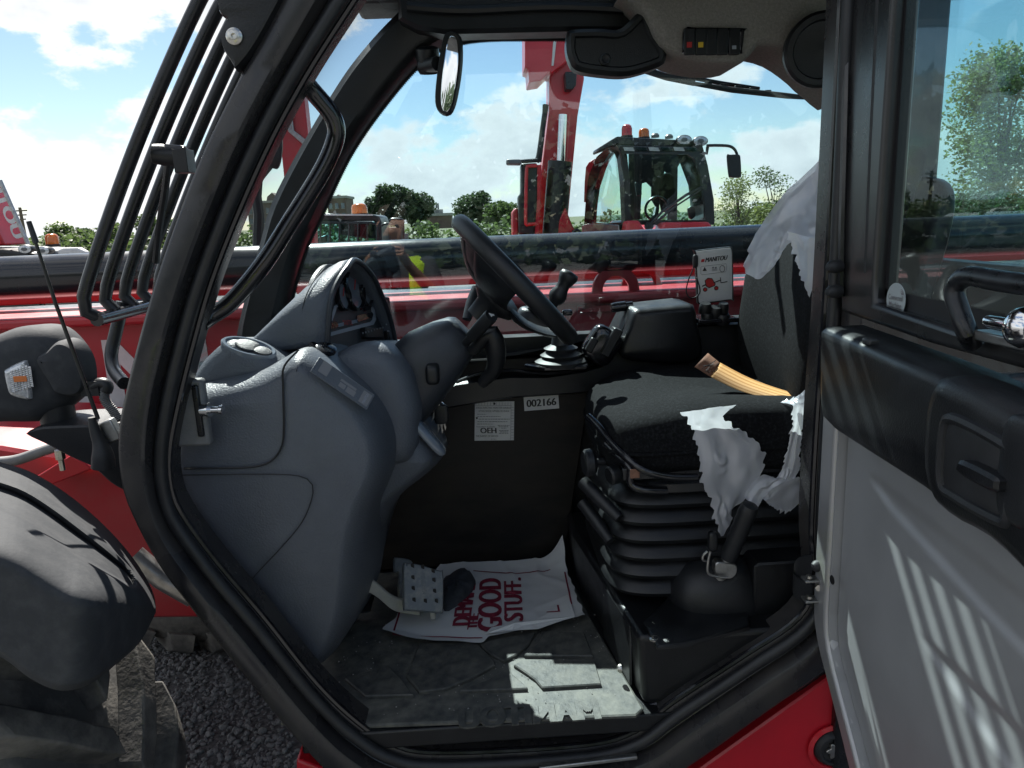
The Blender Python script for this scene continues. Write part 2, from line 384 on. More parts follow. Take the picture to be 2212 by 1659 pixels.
M['bark'] = mat('bark', (.075, .060, .048), .9, var=.6, vscale=20, bump=.6, bscale=30)
def leafmat(name, a, b):
    m = mat(name, a, .6, vcol=b, vscale=.9, thr=(.35, .65)); t = m.node_tree; p = t.nodes['Principled BSDF']; o = t.nodes['Material Output']
    tl = t.nodes.new('ShaderNodeBsdfTranslucent'); mx = t.nodes.new('ShaderNodeMixShader'); mx.inputs[0].default_value = .35
    tl.inputs[0].default_value = (*[min(1, k*1.5) for k in b], 1)
    t.links.new(p.outputs[0], mx.inputs[1]); t.links.new(tl.outputs[0], mx.inputs[2]); t.links.new(mx.outputs[0], o.inputs[0]); return m
M['leaf'] = leafmat('green_leaves', (.035, .060, .020), (.075, .115, .035))
M['leaf_dark'] = leafmat('dark_green_leaves', (.022, .042, .020), (.045, .075, .030))
M['leaf_light'] = leafmat('yellow_green_leaves', (.085, .115, .035), (.15, .18, .055))
M['grass'] = leafmat('grass_blades', (.06, .09, .025), (.12, .13, .05))
M['brick'] = mat('brown_brick', (.13, .085, .070), .85, var=.25, vscale=2.5)
M['brick_grey'] = mat('grey_brown_brick', (.15, .125, .11), .85, var=.2, vscale=2.5)
M['concrete'] = mat('pale_concrete', (.36, .35, .33), .85, var=-.2, vscale=4)
M['pane'] = mat('far_window_pane', (.10, .13, .16), .15, coat=.4)
M['stone'] = mat('grey_gravel_stone', (.13, .135, .145), .85, vcol=(.26, .26, .26), vscale=1.2, thr=(.3, .7), bump=.4, bscale=60)
M['ground'] = mat('grey_gravel_ground', (.075, .077, .082), .95, vcol=(.20, .20, .20), vscale=55, thr=(.40, .66), bump=1.0, bscale=70, bdet=6)
M['grassland'] = mat('rough_grass', (.055, .075, .028), .95, vcol=(.11, .12, .05), vscale=.6, bump=.6, bscale=12)
M['wood'] = mat('grey_wood_pole', (.14, .11, .085), .85, var=.3, vscale=10)
M['skin'] = mat('skin', (.42, .23, .16), .5)
M['hivis'] = mat('hivis_yellow', (.55, .80, .03), .7)
M['car_white'] = mat('white_car_paint', (.62, .63, .65), .3, coat=.5)
M['car_blue'] = mat('dark_blue_car_paint', (.03, .05, .09), .3, coat=.5)
def beltmat():
    m = mat('orange_belt_webbing', (.78, .42, .13), .7, bump=.5, bscale=600); t = m.node_tree; p = t.nodes['Principled BSDF']
    at = t.nodes.new('ShaderNodeUVMap'); sp = t.nodes.new('ShaderNodeSeparateXYZ'); t.links.new(at.outputs[0], sp.inputs[0])
    w_ = t.nodes.new('ShaderNodeMath'); w_.operation = 'MULTIPLY'; w_.inputs[1].default_value = 5.0*2*math.pi; t.links.new(sp.outputs[1], w_.inputs[0])
    s_ = t.nodes.new('ShaderNodeMath'); s_.operation = 'SINE'; t.links.new(w_.outputs[0], s_.inputs[0])
    r = t.nodes.new('ShaderNodeMapRange'); r.inputs[1].default_value = .1; r.inputs[2].default_value = .5; t.links.new(s_.outputs[0], r.inputs[0])
    x = t.nodes.new('ShaderNodeMix'); x.data_type = 'RGBA'; x.inputs[6].default_value = (.66, .37, .14, 1); x.inputs[7].default_value = (.47, .21, .055, 1)
    t.links.new(r.outputs[0], x.inputs[0]); t.links.new(x.outputs[2], p.inputs['Base Color']); return m
M['belt'] = beltmat()
# ------------------------------------------------------------------ the ground
b = B(); b.add([(-1500, -300, -.004), (1500, -300, -.004), (1500, 2500, -.004), (-1500, 2500, -.004)], [(0, 1, 2, 3)])
g = b.build('grassland', M['grassland'], smooth=False); g['kind'] = 'structure'
b = B(); b.add([(-70, -40, 0), (70, -40, 0), (70, 46, 0), (-70, 46, 0)], [(0, 1, 2, 3)])
g = b.build('gravel_yard', M['ground'], smooth=False); g['kind'] = 'structure'
# loose stones lying where the picture looks down on the yard
rs = random.Random(3); b = B()
ico = bmesh.new(); bmesh.ops.create_icosphere(ico, subdivisions=1, radius=1); IV = [v.co.copy() for v in ico.verts]; IF = [tuple(v.index for v in f.verts) for f in ico.faces]; ico.free()
for k in range(24000):
    x = rs.uniform(-2.0, .1); y = rs.uniform(1.25, 3.9); r = rs.choice((.004, .005, .006, .007, .009, .012))*rs.uniform(.7, 1.25)
    sx, sy, sz = r*rs.uniform(.8, 1.5), r*rs.uniform(.7, 1.1), r*rs.uniform(.5, .9); a = rs.uniform(0, 6.28); ca, sa = math.cos(a), math.sin(a)
    pts = []
    for v in IV:
        j = 1+rs.uniform(-.22, .22); px, py, pz = v.x*sx*j, v.y*sy*j, v.z*sz*j
        pts.append((x+px*ca-py*sa, y+px*sa+py*ca, sz*.55+pz))
    b.add(pts, IF)
g = b.build('gravel_stones', M['stone'], smooth=False); tag(g, 'loose grey gravel stones covering the yard under the cab', 'gravel', kind='stuff')

# ------------------------------------------------------------------ the near machine: cab shell
TH = thing('telehandler', 'nearest telehandler, its black cab filling the picture with the door swung open', 'telehandler', (0, 1.7, 0))
ST = [((700, -230), (905, -230)), ((625, -80), (823, -80)), ((513, 152), (669, 159)), ((418, 350), (566, 354)), ((333, 581), (471, 581)), ((286, 745), (423, 740)),
      ((250, 897), (385, 890)), ((244, 959), (370, 970)), ((247, 1020), (370, 1031)), ((266, 1097), (389, 1093)), ((335, 1224), (462, 1197)),
      ((412, 1328), (570, 1324)), ((539, 1490), (680, 1462)), ((655, 1628), (765, 1545)), ((760, 1725), (845, 1598)), ((900, 1770), (950, 1618)),
      ((1250, 1740), (1250, 1604)), ((1420, 1705), (1365, 1575)), ((1509, 1657), (1450, 1510)), ((1660, 1550), (1600, 1412)), ((1798, 1452), (1715, 1335)),
      ((1860, 1380), (1752, 1260)), ((1868, 1200), (1748, 1130)), ((1866, 900), (1760, 900)), ((1870, 600), (1782, 600)), ((1885, 0), (1813, 0)), ((1893, -240), (1820, -240))]
NO = cr([PY(a, 1.30) for a, _ in ST], 170); NI = cr([PY(c, 1.35) for _, c in ST], 170)
def fr(i, u, dy): p = NO[i].lerp(NI[i], u); return V(p.x, 1.30+dy, p.z)
sec = [(0, .10), (0, .035), (.03, .016), (.08, .004), (.15, 0), (.50, 0), (.56, .004), (.60, .018), (.63, .034), (.70, .040), (.92, .040), (.97, .044), (1, .055), (1, .10)]
b = B(); b.loft([[fr(i, u, d) for u, d in sec] for i in range(170)], True, True)
b.build('door_frame', M['frame_paint'], TH)
b = B(); b.tube([fr(i, .80, .030) for i in range(170)], .0125, 10)
b.build('door_seal', M['seal'], TH)
b = B(); b.tube([fr(i, .965, .046) for i in range(170)], .0065, 8)
b.build('inner_seal_lip', M['gloss_black'], TH)

# far side window frame and pane
FI = [(629, 650), (659, 542), (692, 469), (759, 328), (850, 200), (925, 122), (1001, 90), (1130, 82), (1400, 85), (1600, 100), (1715, 133), (1766, 163), (1805, 198), (1832, 260), (1828, 400), (1818, 560), (1800, 650), (1345, 712), (1068, 752), (720, 800), (622, 740)]
FO = [(523, 722), (572, 527), (609, 414), (719, 219), (790, 118), (880, 25), (970, -25), (1130, -40), (1400, -40), (1600, -30), (1750, 0), (1850, 50), (1895, 150), (1925, 300), (1912, 420), (1895, 600), (1880, 720), (1345, 800), (1068, 840), (690, 890), (520, 850)]
fi = cr([PY(q, 2.15) for q in FI], 150, True); fo = [PY(q, 2.15) for q in crp(FO, 400, True)]
fo2 = []
for k, p in enumerate(fi):
    n = min(fo, key=lambda o: (o-p).length_squared); fo2.append(n)
b = B(); secs = [(0, -.0), (.0, -.05), (.15, -.07), (.75, -.07), (.92, -.055), (1, -.02), (1, .02), (.5, .05), (0, .05)]
b.loft([[V(fo2[i].lerp(fi[i], u).x, 2.15+d, fo2[i].lerp(fi[i], u).z) for u, d in secs] for i in range(150)], True, False, loop=True)
b.build('side_window_frame', M['trim'], TH)
cen = sum(fi, V(0, 0, 0))/150
def inset(p, d): return p+(cen-p).normalized()*d
b = B(); b.prism([inset(p, -.015) for p in fi], (0, .004, 0)); b.v = [V(p.x, p.y+.008, p.z) for p in b.v]
b.build('side_window_pane', M['glass'], TH, smooth=False)
# printed dotted border of the pane: a band with a toothed inner edge
b = B(); fd = resamp(fi, 1500, True); ring0 = []; ring1 = []
for i, p in enumerate(fd):
    ring0.append(V(p.x, 2.156, p.z)+(p-cen).normalized()*.012); q = inset(p, .010 if i % 2 else .006); ring1.append(V(q.x, 2.156, q.z))
b.loft([ring0, ring1], True, False); b.build('printed_window_border', M['ink'], TH, smooth=False)

# windscreen: ruled between the near and the far post
nl = cr([PY(q, 1.37) for q in ((880, -160), (669, 159), (566, 354), (471, 581), (423, 740), (380, 900))], 24)
fl = cr([PY(q, 2.11) for q in ((900, -10), (785, 128), (612, 414), (575, 527), (530, 690), (505, 800))], 24)
b = B(); b.grid(24, 10, lambda u, v: nl[round(u*23)].lerp(fl[round(u*23)], v)+V(-.05*math.sin(math.pi*v), 0, 0))
b.build('windscreen', M['glass'], TH)

# roof: shell, ceiling trim, skylight with guard bars
b = B(); b.box((.88, 1.74, 2.385), (.50, .46, .045)); b.box((.05, 2.115, 2.385), (.34, .085, .045)); b.box((.05, 1.515, 2.385), (.34, .225, .045)); b.box((-.245, 1.70, 2.385), (.05, .40, .042))
b.build('roof', M['trim'], TH, bevel=.012)
b = B(); b.box((.09, 1.885, 2.37), (.30, .15, .004)); b.build('skylight_pane', M['glass'], TH, smooth=False)
for k in range(6):
    b = B(); y = 1.755+k*.056; b.tube([(-.34, y, 2.40), (-.30, y, 2.455), (-.2, y, 2.475), (.3, y, 2.475), (.40, y, 2.44)], .0115, 8, 14)
    b.build('roof_guard_bar', M['black_metal'], TH)
b = B(); cl = [(860, 40), (900, 62), (960, 72), (1230, 66), (1400, 66), (1420, 40), (1430, -60), (860, -60)]
b.slab([PY(q, 2.02) for q in cl], (0, -1, 0), [(-.08, 0), (-.01, 0), (.0, .01)]); b.build('ceiling_trim', M['trim'], TH)
b = B(); b.tube([PY(q, 2.015) for q in ((880, 14), (1000, 22), (1200, 14), (1390, 22))], .012, 8, 20); b.build('ceiling_ridge', M['trim'], TH)
HL = [y6(*q) for q in ((1180, -60), (1185, 10), (1245, 80), (1305, 205), (1400, 272), (1550, 310), (1690, 314), (1765, 288), (1818, 222), (1960, 246), (2090, 330), (2190, 420), (2320, 470), (2330, -60))]
b = B(); b.slab([PY(q, 1.90) for q in crp(HL, 60, True)], (0, -1, 0), [(-.2, .0), (-.03, .0), (-.012, .004), (-.002, .014), (0, .03)])
hl = b.build('headliner', M['felt'], TH)
# switch panel in the headliner
o = PY(y6(1572, 208), 1.885); b = B(); b.slab([PY(q, 1.897) for q in crp([y6(*q) for q in ((1425, 148), (1490, 143), (1720, 147), (1726, 158), (1712, 262), (1700, 272), (1430, 268), (1418, 258))], 40, True)], (0, -1, 0), [(0, 0), (.008, 0), (.011, .004), (.008, .008)])
sp = b.build('switch_panel', M['gloss_black'], hl)
for k, (x, c) in enumerate(((1455, 'red_ink'), (1512, 'yellow'), (1565, None), (1620, None), (1680, None))):
    b = B(); c0 = PY(y6(x, 210), 1.888); b.box(c0, (.0135, .004, .030)); b.build('rocker_switch', M['trim'], hl, bevel=.003)
    if c:
        b = B(); c1 = PY(y6(x, 225), 1.8825); b.box(c1, (.006, .0008, .006)); b.build('switch_symbol', M[c], hl, smooth=False)
b = B(); c1 = PY(y6(1680, 238), 1.8825); b.box(c1, (.005, .0008, .004)); b.build('switch_symbol', M['trimline'], hl, smooth=False)
b = B(); c0 = PY(y6(2120, 250), 1.86); b.lathe([(.085, .03), (.085, .0), (.078, -.008), (.066, -.008), (.062, .002), (.03, .006), (.0, .004)], c0, (.25, 1, .1), 36)
b.build('ceiling_speaker', M['trim_soft'], hl)
# round rear-view mirror on the far post and the wide mirror under the roof
mo = node('side_mirror', TH, PY((968, 160), 1.98))
mp = crp([y6(*q) for q in ((235, 160), (275, 160), (310, 200), (312, 330), (285, 500), (255, 575), (215, 580), (180, 540), (175, 460), (195, 290), (215, 190))], 48, True)
b = B(); b.slab([PY(q, 1.98) for q in mp], (-.25, -1, 0), [(-.03, .02), (-.02, .004), (-.004, 0), (.006, .004), (.006, .010)]); b.build('mirror_housing', M['trim'], mo)
b = B(); mg = crp([y6(*q) for q in ((258, 180), (285, 200), (292, 320), (268, 490), (245, 555), (222, 562), (208, 520), (210, 420), (226, 290), (242, 200))], 40, True)
b.slab([PY(q, 1.971) for q in mg], (-.25, -1, 0), [(-.002, 0), (.0012, 0), (.002, .002)]); b.build('mirror_glass', M['mirror'], mo, ang=20)
b = B(); b.tube([PY(y6(110, 330), 2.06), PY(y6(140, 330), 2.05), PY(y6(190, 320), 2.0)], .018, 10); b.lathe([(.024, -.01), (.03, 0), (.03, .05), (.02, .055)], PY(y6(145, 350), 2.07), (0, -.3, 1), 16)
b.build('mirror_arm', M['trim'], mo)
b = B(); ri = crp([y6(*q) for q in ((842, 175), (860, 145), (1000, 138), (1110, 140), (1200, 60), (1250, 70), (1290, 160), (1338, 240), (1342, 290), (1310, 330), (1150, 378), (1000, 372), (890, 350), (858, 310), (840, 250))], 60, True)
b.slab([PY(q, 1.93) for q in ri], (0, -1, 0), [(-.10, .03), (-.05, .0), (-.012, 0), (0, .010), (.0, .018), (-.006, .022)]); rm = b.build('ceiling_mirror', M['trim'], TH)
b = B(); b.lathe([(.014, 0), (.014, .008), (.010, .011), (.006, .008)], PY(y6(1030, 300), 1.938), (0, -1, 0), 20); b.build('mirror_knob', M['trim_soft'], rm)
# wiper outside the pane
wp = node('wiper', TH, PY((1590, 185), 2.2))
b = B(); b.tube([PY(q, 2.20) for q in ((1390, 150), (1440, 166), (1500, 178))], .010, 8); b.tube([PY(q, 2.205) for q in ((1440, 158), (1560, 180), (1640, 192))], .006, 8); b.build('wiper_arm', M['black_metal'], wp)
b = B(); b.tube([PY(q, 2.19) for q in ((1470, 176), (1580, 194), (1700, 207), (1780, 214))], [.005, .008, .008, .004], 8); b.build('wiper_blade', M['rubber'], wp)
for k in range(5):
    b = B(); a = 1530+k*32; b.box(PY((a, 182+k*4.5), 2.195), (.010, .004, .007)); b.build('wiper_clip', M['black_metal'], wp, bevel=.002)

# floor, far wall, rear wall
b = B(); b.box((.03, 1.735, .775), (.44, .40, .02)); b.build('cab_floor', M['trim'], TH, bevel=.004)
b = B(); pw = [(-.34, .80), (.16, .80), (.20, .83), (.22, .88), (.30, 1.36), (.30, 1.42), (-.40, 1.42), (-.42, 1.2)]
b.slab([V(x, 2.055, z) for x, z in pw], (0, -1, 0), [(-.05, 0), (0, 0), (.004, .004)]); b.build('side_wall_panel', M['wallpanel'], TH)
b = B(); b.box((.6, 2.13, 1.05), (1.1, .03, .42)); b.build('far_lower_wall', M['trim'], TH)
b = B(); b.box((1.22, 1.74, 1.20), (.03, .44, .45)); b.box((1.20, 2.10, 1.95), (.05, .06, .45)); b.box((1.20, 1.40, 1.95), (.05, .05, .45)); b.build('rear_wall', M['trim'], TH, bevel=.01)
b = B(); b.box((1.215, 1.74, 1.98), (.003, .30, .33)); b.build('rear_window_pane', M['glass_teal'], TH, smooth=False)

# lower body: red sill panel with plug, black chassis, hood at the front
b = B(); rp = [(1400, 1800), (1509, 1664), (1660, 1556), (1800, 1456), (1960, 1400), (2080, 1640), (2080, 1900), (1300, 1900)]
b.slab([PY(q, 1.35) for q in rp], (0, -1, 0), [(-.05, 0), (-.004, 0), (0, .004)]); sb = b.build('red_sill_panel', M['red'], TH, ang=30); tag(sb, 'bright red body panel below the door opening')
c0 = PY(y4(985, 1515), 1.346)
b = B(); b.lathe([(.055, .0), (.055, -.003), (.046, -.006), (.043, -.003), (.041, .004)], c0, (0, 1, 0), 36, cap=False); b.build('bolt_recess_rim', M['red'], sb)
b = B(); b.lathe([(.042, .0), (.040, -.006), (.034, -.012), (.030, -.012), (.028, -.006), (.0, -.006)], c0, (0, 1, 0), 36); b.build('recess_plug', M['rubber'], sb)
b = B(); star = []
for k in range(24): a = k*2*math.pi/24; r_ = .0165+.0042*math.cos(6*a); star.append(c0+V(r_*math.cos(a), -.0065, r_*math.sin(a)))
b.prism(star, (0, -.006, 0)); b.build('star_bolt', M['zinc'], sb, bevel=.001)
b = B(); b.box((.5, 1.75, .52), (.80, .34, .22)); b.build('chassis', M['black_metal'], TH, bevel=.02)
b = B(); b.slab([PY(q, 1.37) for q in ((640, 1640), (700, 1662), (900, 1790), (640, 1790))], (0, -1, 0), [(-.05, 0), (0, 0)]); b.build('red_step_corner', M['red'], TH, bevel=.006)
# red bodywork seen between fender and post
b = B(); hp = [(-200, 960), (0, 965), (60, 975), (150, 985), (240, 1010), (330, 1100), (460, 1250), (470, 1335), (330, 1337), (200, 1330), (-200, 1330)]
b.slab([PY(q, 2.0) for q in hp], (0, -1, 0), [(-.5, 0), (-.01, 0), (0, .01)]); b.build('front_chassis_panel', M['red_dusty'], TH, ang=30)
b = B(); b.prism([PY(q, 1.93) for q in (z2(228, 1535), z2(490, 1375), z2(640, 1470), z2(310, 1600))], (.02, .06, .0)); b.build('red_bonnet_edge', M['red'], TH, bevel=.004)
b = B(); b.tube([PY(q, 1.90) for q in ((-40, 1000), (30, 995), (90, 975), (130, 962))], .014, 10, 16); b.build('bonnet_pipe', M['hose'], TH)
b = B(); b.tube([PY(q, 1.85) for q in ((290, 1200), (350, 1250), (420, 1290))], .028, 12); b.build('axle_pipe', M['steel'], TH)

# guard in front of the windscreen
gb, gt = V(-.714, 0, 1.703), V(-.448, 0, 2.179)
gd = node('windscreen_guard', TH, (-.6, 1.5, 1.9))
for k, y in enumerate((1.38, 1.46, 1.54, 1.62, 1.70)):
    b = B(); pts = [gb+V(.010, y, -.045)] if k else [gb+V(.012, y+.02, -.052), gb+V(.000, y+.004, -.04)]
    pts += [gb+V(0, y, .0), gb.lerp(gt, .5)+V(-.008, y, .006), gt+V(0, y, 0), gt+(gt-gb)*.25+V(.03, y, 0)]
    b.tube(pts, .0118, 12, 26); b.build('guard_bar', M['black_metal'], gd)
b = B(); b.tube([gb+V(.010, 1.385, -.052), gb+V(.010, 1.75, -.052)], .0125, 12); b.build('cross_bar', M['gloss_black'], gd)
b = B(); b.tube([PY(z2(850, 320), 1.53), PY(z2(800, 530), 1.52), PY(z2(770, 680), 1.51), PY(z2(790, 790), 1.48), PY(z2(860, 880), 1.42)], .0125, 12, 22); b.build('support_tube', M['black_metal'], gd)
b = B(); b.slab([PY(q, 1.30) for q in crp([z1(*q) for q in ((1350, -120), (1342, 70), (1365, 105), (1400, 128), (1362, 190), (1352, 245), (1372, 315), (1420, 385), (1455, 428), (1580, 270), (1760, -60), (1780, -130))], 50, True)], (0, -1, 0), [(-.02, 0), (.0, 0), (.012, .003), (.014, .008)]); br = b.build('guard_bracket', M['trim'], TH)
b = B(); b.lathe([(.013, 0), (.013, .004), (.009, .007), (.004, .007), (.004, .003), (0, .003)], PY(z1(1432, 224), 1.285), (0, -1, 0), 20); b.build('bracket_bolt', M['zinc'], br)
b = B(); b.lathe([(.017, -.02), (.019, 0), (.019, .035), (.014, .04)], PY(z1(1005, 945), 1.42), (1, .1, -.12), 16); b.box(PY(z1(1125, 985), 1.40), (.012, .02, .020)); b.build('wiper_pivot', M['trim'], gd, bevel=.004)
b = B(); b.tube([PY(z1(1030, 970), 1.42), PY(z1(1005, 1180), 1.45), PY(z1(970, 1400), 1.48), PY(z1(950, 1600), 1.5)], .007, 8); b.build('front_wiper_arm', M['black_metal'], gd)
# grab handle inside the near post
b = B(); hpn = [z1(1850, 490), z1(1910, 560), z1(2010, 680), z1(2050, 770), z1(2040, 870), z1(1960, 1050), z1(1780, 1340), z1(1600, 1620)]
hp3 = [PY(q, 1.40+.05*math.sin(math.pi*min(1, (i+.6)/9))) for i, q in enumerate(hpn)]+[PY((500, 652), 1.42), PY((455, 683), 1.41), PY((432, 700), 1.39)]
b.tube(hp3, .0165, 14, 70); b.build('grab_handle', M['gloss_black'], TH)

# lamp, bracket and aerial ahead of the post
la = node('headlamp', TH, PY((100, 830), 1.55))
b = B(); ho = crp([z2(*q) for q in ((-420, 640), (-200, 560), (0, 545), (180, 480), (330, 463), (450, 490), (545, 570), (620, 680), (648, 800), (640, 900), (560, 1000), (420, 1100), (300, 1118), (120, 1118), (-100, 1110), (-380, 1000))], 60, True)
b.slab([PY(q, 1.60) for q in ho], (0, -1, 0), [(-.07, .06), (-.05, .03), (-.02, .004), (.03, .0), (.055, .008), (.072, .022), (.080, .045)]); b.build('lamp_housing', M['fender'], la)
b = B(); hb = crp([z2(*q) for q in ((300, 700), (370, 640), (450, 575), (545, 600), (615, 700), (638, 820), (625, 910), (560, 950), (440, 930), (390, 860))], 40, True)
b.slab([PY(q, 1.545) for q in hb], (0, -1, 0), [(-.02, 0), (.02, .0), (.034, .006), (.040, .02)]); b.build('housing_cap', M['fender'], la)
lp = crp([z2(*q) for q in ((48, 800), (60, 775), (180, 718), (208, 740), (222, 860), (236, 960), (215, 988), (95, 955), (62, 880))], 44, True)
b = B(); b.slab([PY(q, 1.525) for q in lp], (0, -1, 0), [(-.01, 0), (.008, 0), (.014, .004), (.016, .010)]); le = b.build('indicator_lens', M['lens'], la)
b = B()
for r_ in range(11):
    for c_ in range(7):
        q = z2(75+c_*21+r_*2, 800+r_*14-c_*7)
        if c_ < 6 or r_ > 0:
            p = PY(q, 1.508); b.add([p+V(-.0028, 0, -.0022), p+V(.0028, 0, -.0022), p+V(.0028, 0, .0022), p+V(-.0028, 0, .0022), p+V(0, -.0022, 0)], [(0, 1, 4), (1, 2, 4), (2, 3, 4), (3, 0, 4)])
b.build('lens_facets', M['lens'], la, smooth=False)['kind'] = 'stuff'
b = B(); b.box(PY(z2(140, 850), 1.5065), (.013, .0008, .006)); b.build('amber_reflector', M['lens_orange'], la, bevel=.001)
b = B(); b.lathe([(.034, .0), (.034, -.04), (.030, -.042), (.030, -.075)], PY(z2(385, 1020), 1.57), (0, 0, 1), 24); b.build('lamp_stem', M['trim_soft'], la)
b = B(); b.slab([PY(q, 1.50) for q in crp([z2(*q) for q in ((172, 1232), (230, 1200), (320, 1182), (600, 1172), (860, 1165), (900, 1300), (900, 1600), (790, 1590), (640, 1465), (470, 1385), (330, 1310))], 44, True)], (0, -1, 0), [(-.14, 0), (-.004, 0), (0, .004)]); b.build('lamp_bracket', M['trim_soft'], la)
b = B(); b.lathe([(.010, 0), (.010, -.02), (.006, -.022), (.006, -.045)], PY(z2(410, 1340), 1.55), (0, 0, 1), 8); b.build('bracket_bolt', M['zinc'], la, smooth=False)
cp = cr([PY(q, 1.53) for q in (z2(640, 905), z2(700, 880), z2(740, 900), z2(720, 960), z2(735, 1010), z2(775, 1060), z2(820, 1130))], 60)
b = B(); b.box(PY(z2(650, 905), 1.54), (.018, .02, .015)); b.tube(cp[:24], [.011, .012, .013], 12); b.build('cable_elbow', M['trim_soft'], la)
b = B(); b.tube(cp[22:], [(.0105 if i % 2 else .0085) for i in range(38)], 12); b.build('corrugated_cable', M['hose'], la)
an = node('aerial', TH, PY((222, 960), 1.42))
b = B(); b.tube([PY((212, 905), 1.42), PY((120, 655), 1.40), PY((76, 520), 1.39)], [.004, .003], 8); b.build('aerial_rod', M['black_metal'], an)
b = B(); b.tube([PY((78, 525), 1.39), PY((62, 478), 1.39)], [.0055, .0045], 8); b.build('aerial_tip', M['rubber'], an)
b = B(); b.tube([PY(z2(635, 1115), 1.42), PY(z2(655, 1200), 1.42), PY(z2(690, 1290), 1.42), PY(z2(710, 1370), 1.42), PY(z2(715, 1460), 1.42)], [.007, .010, .013, .020, .022], 12, 14); b.build('aerial_base', M['rubber'], an)
b = B(); b.box(PY(z2(745, 1215), 1.44), (.022, .01, .022), Matrix.Rotation(R(-20), 3, 'Y')); b.build('aerial_clip', M['steel'], an, bevel=.003)

# mudguard: curved shell with a moulded channel
Tq = crp([(-700, 965), (-480, 958), (-260, 960), (-120, 975), (0, 1002), (70, 1025), (150, 1075), (230, 1145), (290, 1215), (325, 1275), (333, 1310)], 64)
Bq = crp([(-700, 1290), (-480, 1300), (-260, 1330), (-100, 1380), (0, 1412), (70, 1462), (130, 1487), (190, 1475), (250, 1430), (300, 1384), (333, 1322)], 64)
def fend(s, tq):
    so_ = (s*1130-440)/690; t0_ = .195; t = tq+(.12+.15*max(-.2, so_)-t0_)*(tq/t0_ if tq < t0_ else (1-tq)/(1-t0_))
    fi_ = s*63; i = min(62, int(fi_)); fr_ = fi_-i; e = math.sin(math.pi/2*min(1.0, (1-so_)*2.6))
    ta_ = [Tq[i][j]+(Tq[i+1][j]-Tq[i][j])*fr_ for j in (0, 1)]; tb_ = [Bq[i][j]+(Bq[i+1][j]-Bq[i][j])*fr_ for j in (0, 1)]
    q = (ta_[0]+(tb_[0]-ta_[0])*t, ta_[1]+(tb_[1]-ta_[1])*t)
    y = 1.40-.47*math.sin(min(t/.55, 1)*math.pi/2)**.9*(.25+.75*e)
    c = max(0, 1-((tq-t0_)/.085)**2) if so_ < .82 else max(0, 1-((tq-t0_)/.085)**2-((so_-.82)/.05)**2)
    gv = min(1, c*1.5); y += .060*gv*gv*(3-2*gv)
    if t > .97: y += .02*(t-.97)/.03
    return PY(q, y)
b = B(); b.grid(240, 170, lambda s, t: fend(s, t)); 
b.build('mudguard', M['fender'], TH, ang=60, solid=.006)
# tyres
def tyre(c, R0, w, steer, parent, lugs=22):
    t = node('front_wheel', parent, c); M3 = Matrix.Rotation(steer, 3, 'Z'); c = Vector(c)
    b = B(); pr = [(.36*R0, -.30*w), (.50*R0, -.44*w), (.75*R0, -.5*w), (.88*R0, -.46*w), (.93*R0, -.38*w), (.93*R0, .38*w), (.88*R0, .46*w), (.75*R0, .5*w), (.50*R0, .44*w), (.36*R0, .30*w)]
    b.lathe(pr, (0, 0, 0), (0, 1, 0), 72, cap=False); b.v = [M3@p+c for p in b.v]; b.build('tyre', M['tyre'], t, ang=50)
    rl = random.Random(5)
    for sd in (-1, 1):
        for k in range(lugs):
            a0 = 2*math.pi*(k+(.5 if sd > 0 else 0))/lugs; pts = []; n = 7
            rings = []
            for j in range(n):
                u = j/(n-1); yy = sd*w*(.03+.49*u); aa = a0+.34*u**1.1; hw = (.050+.030*u)/R0*.5*1.15
                top = R0*(1-.012*u*u) if u < .86 else R0*(1-.05*(u-.86)/.14); bot = R0*(.90 if u < .8 else .84)
                rings.append([V(rr*math.cos(a_), yy, rr*math.sin(a_)) for rr, a_ in ((bot, aa-hw*1.5), (top+rl.uniform(-.004, .004), aa-hw), (top+rl.uniform(-.004, .004), aa+hw), (bot, aa+hw*1.5))])
            b = B(); b.loft(rings); b.v = [M3@p+c for p in b.v]; b.build('tread_lug', M['tyre'], t, ang=30, bevel=.004)
    b = B(); b.lathe([(.36*R0, -.28*w), (.33*R0, -.20*w), (.12*R0, -.12*w), (0, -.12*w)], (0, 0, 0), (0, 1, 0), 40, cap=False); b.lathe([(.36*R0, .28*w), (.33*R0, .1*w), (0, .1*w)], (0, 0, 0), (0, 1, 0), 40, cap=False)
    b.v = [M3@p+c for p in b.v]; b.build('rim', M['grey_paint'], t)
    return t
tyre((-1.37, 1.27, .70), .70, .40, R(-3), TH)
tyre((-1.29, 3.15, .70), .70, .40, R(-3), TH)

# boom along the far side: lettered red beam, black tube above it, lifting eye
bo = node('boom', TH, (0, 2.7, 1.4))
b = B(); b.box((0, 2.78, 1.25), (3.4, .16, .26)); b.box((0, 2.74, 1.52), (3.4, .19, .018)); bm_ = b.build('boom_beam', M['red_dusty'], bo, bevel=.012)
b = B(); b.box((0, 2.86, 1.577), (3.4, .05, .012)); b.build('boom_top_strip', M['red_dusty'], bo, bevel=.004)
b = B(); b.tube([(-3.4, 2.62, 1.675), (3.4, 2.62, 1.672)], .0715, 40); b.build('boom_tube', M['tube_black'], bo)
b = B(); b.box((0, 2.80, .86), (3.4, .10, .10)); b.build('boom_lower_rail', M['red_dusty'], bo, bevel=.02)
LX = PY((210, 810), 2.62)
for ch, q in (('M', (-55, 812)), ('A', (128, 812)), ('N', (300, 806)), ('I', (430, 800))):
    p = PY(q, 2.6185); text('boom_letter', ch, p, (1, 0, 0), (0, 0, 1), .05 if ch == 'I' else .20, .245, M['white_letter'], bo, bold=.012)
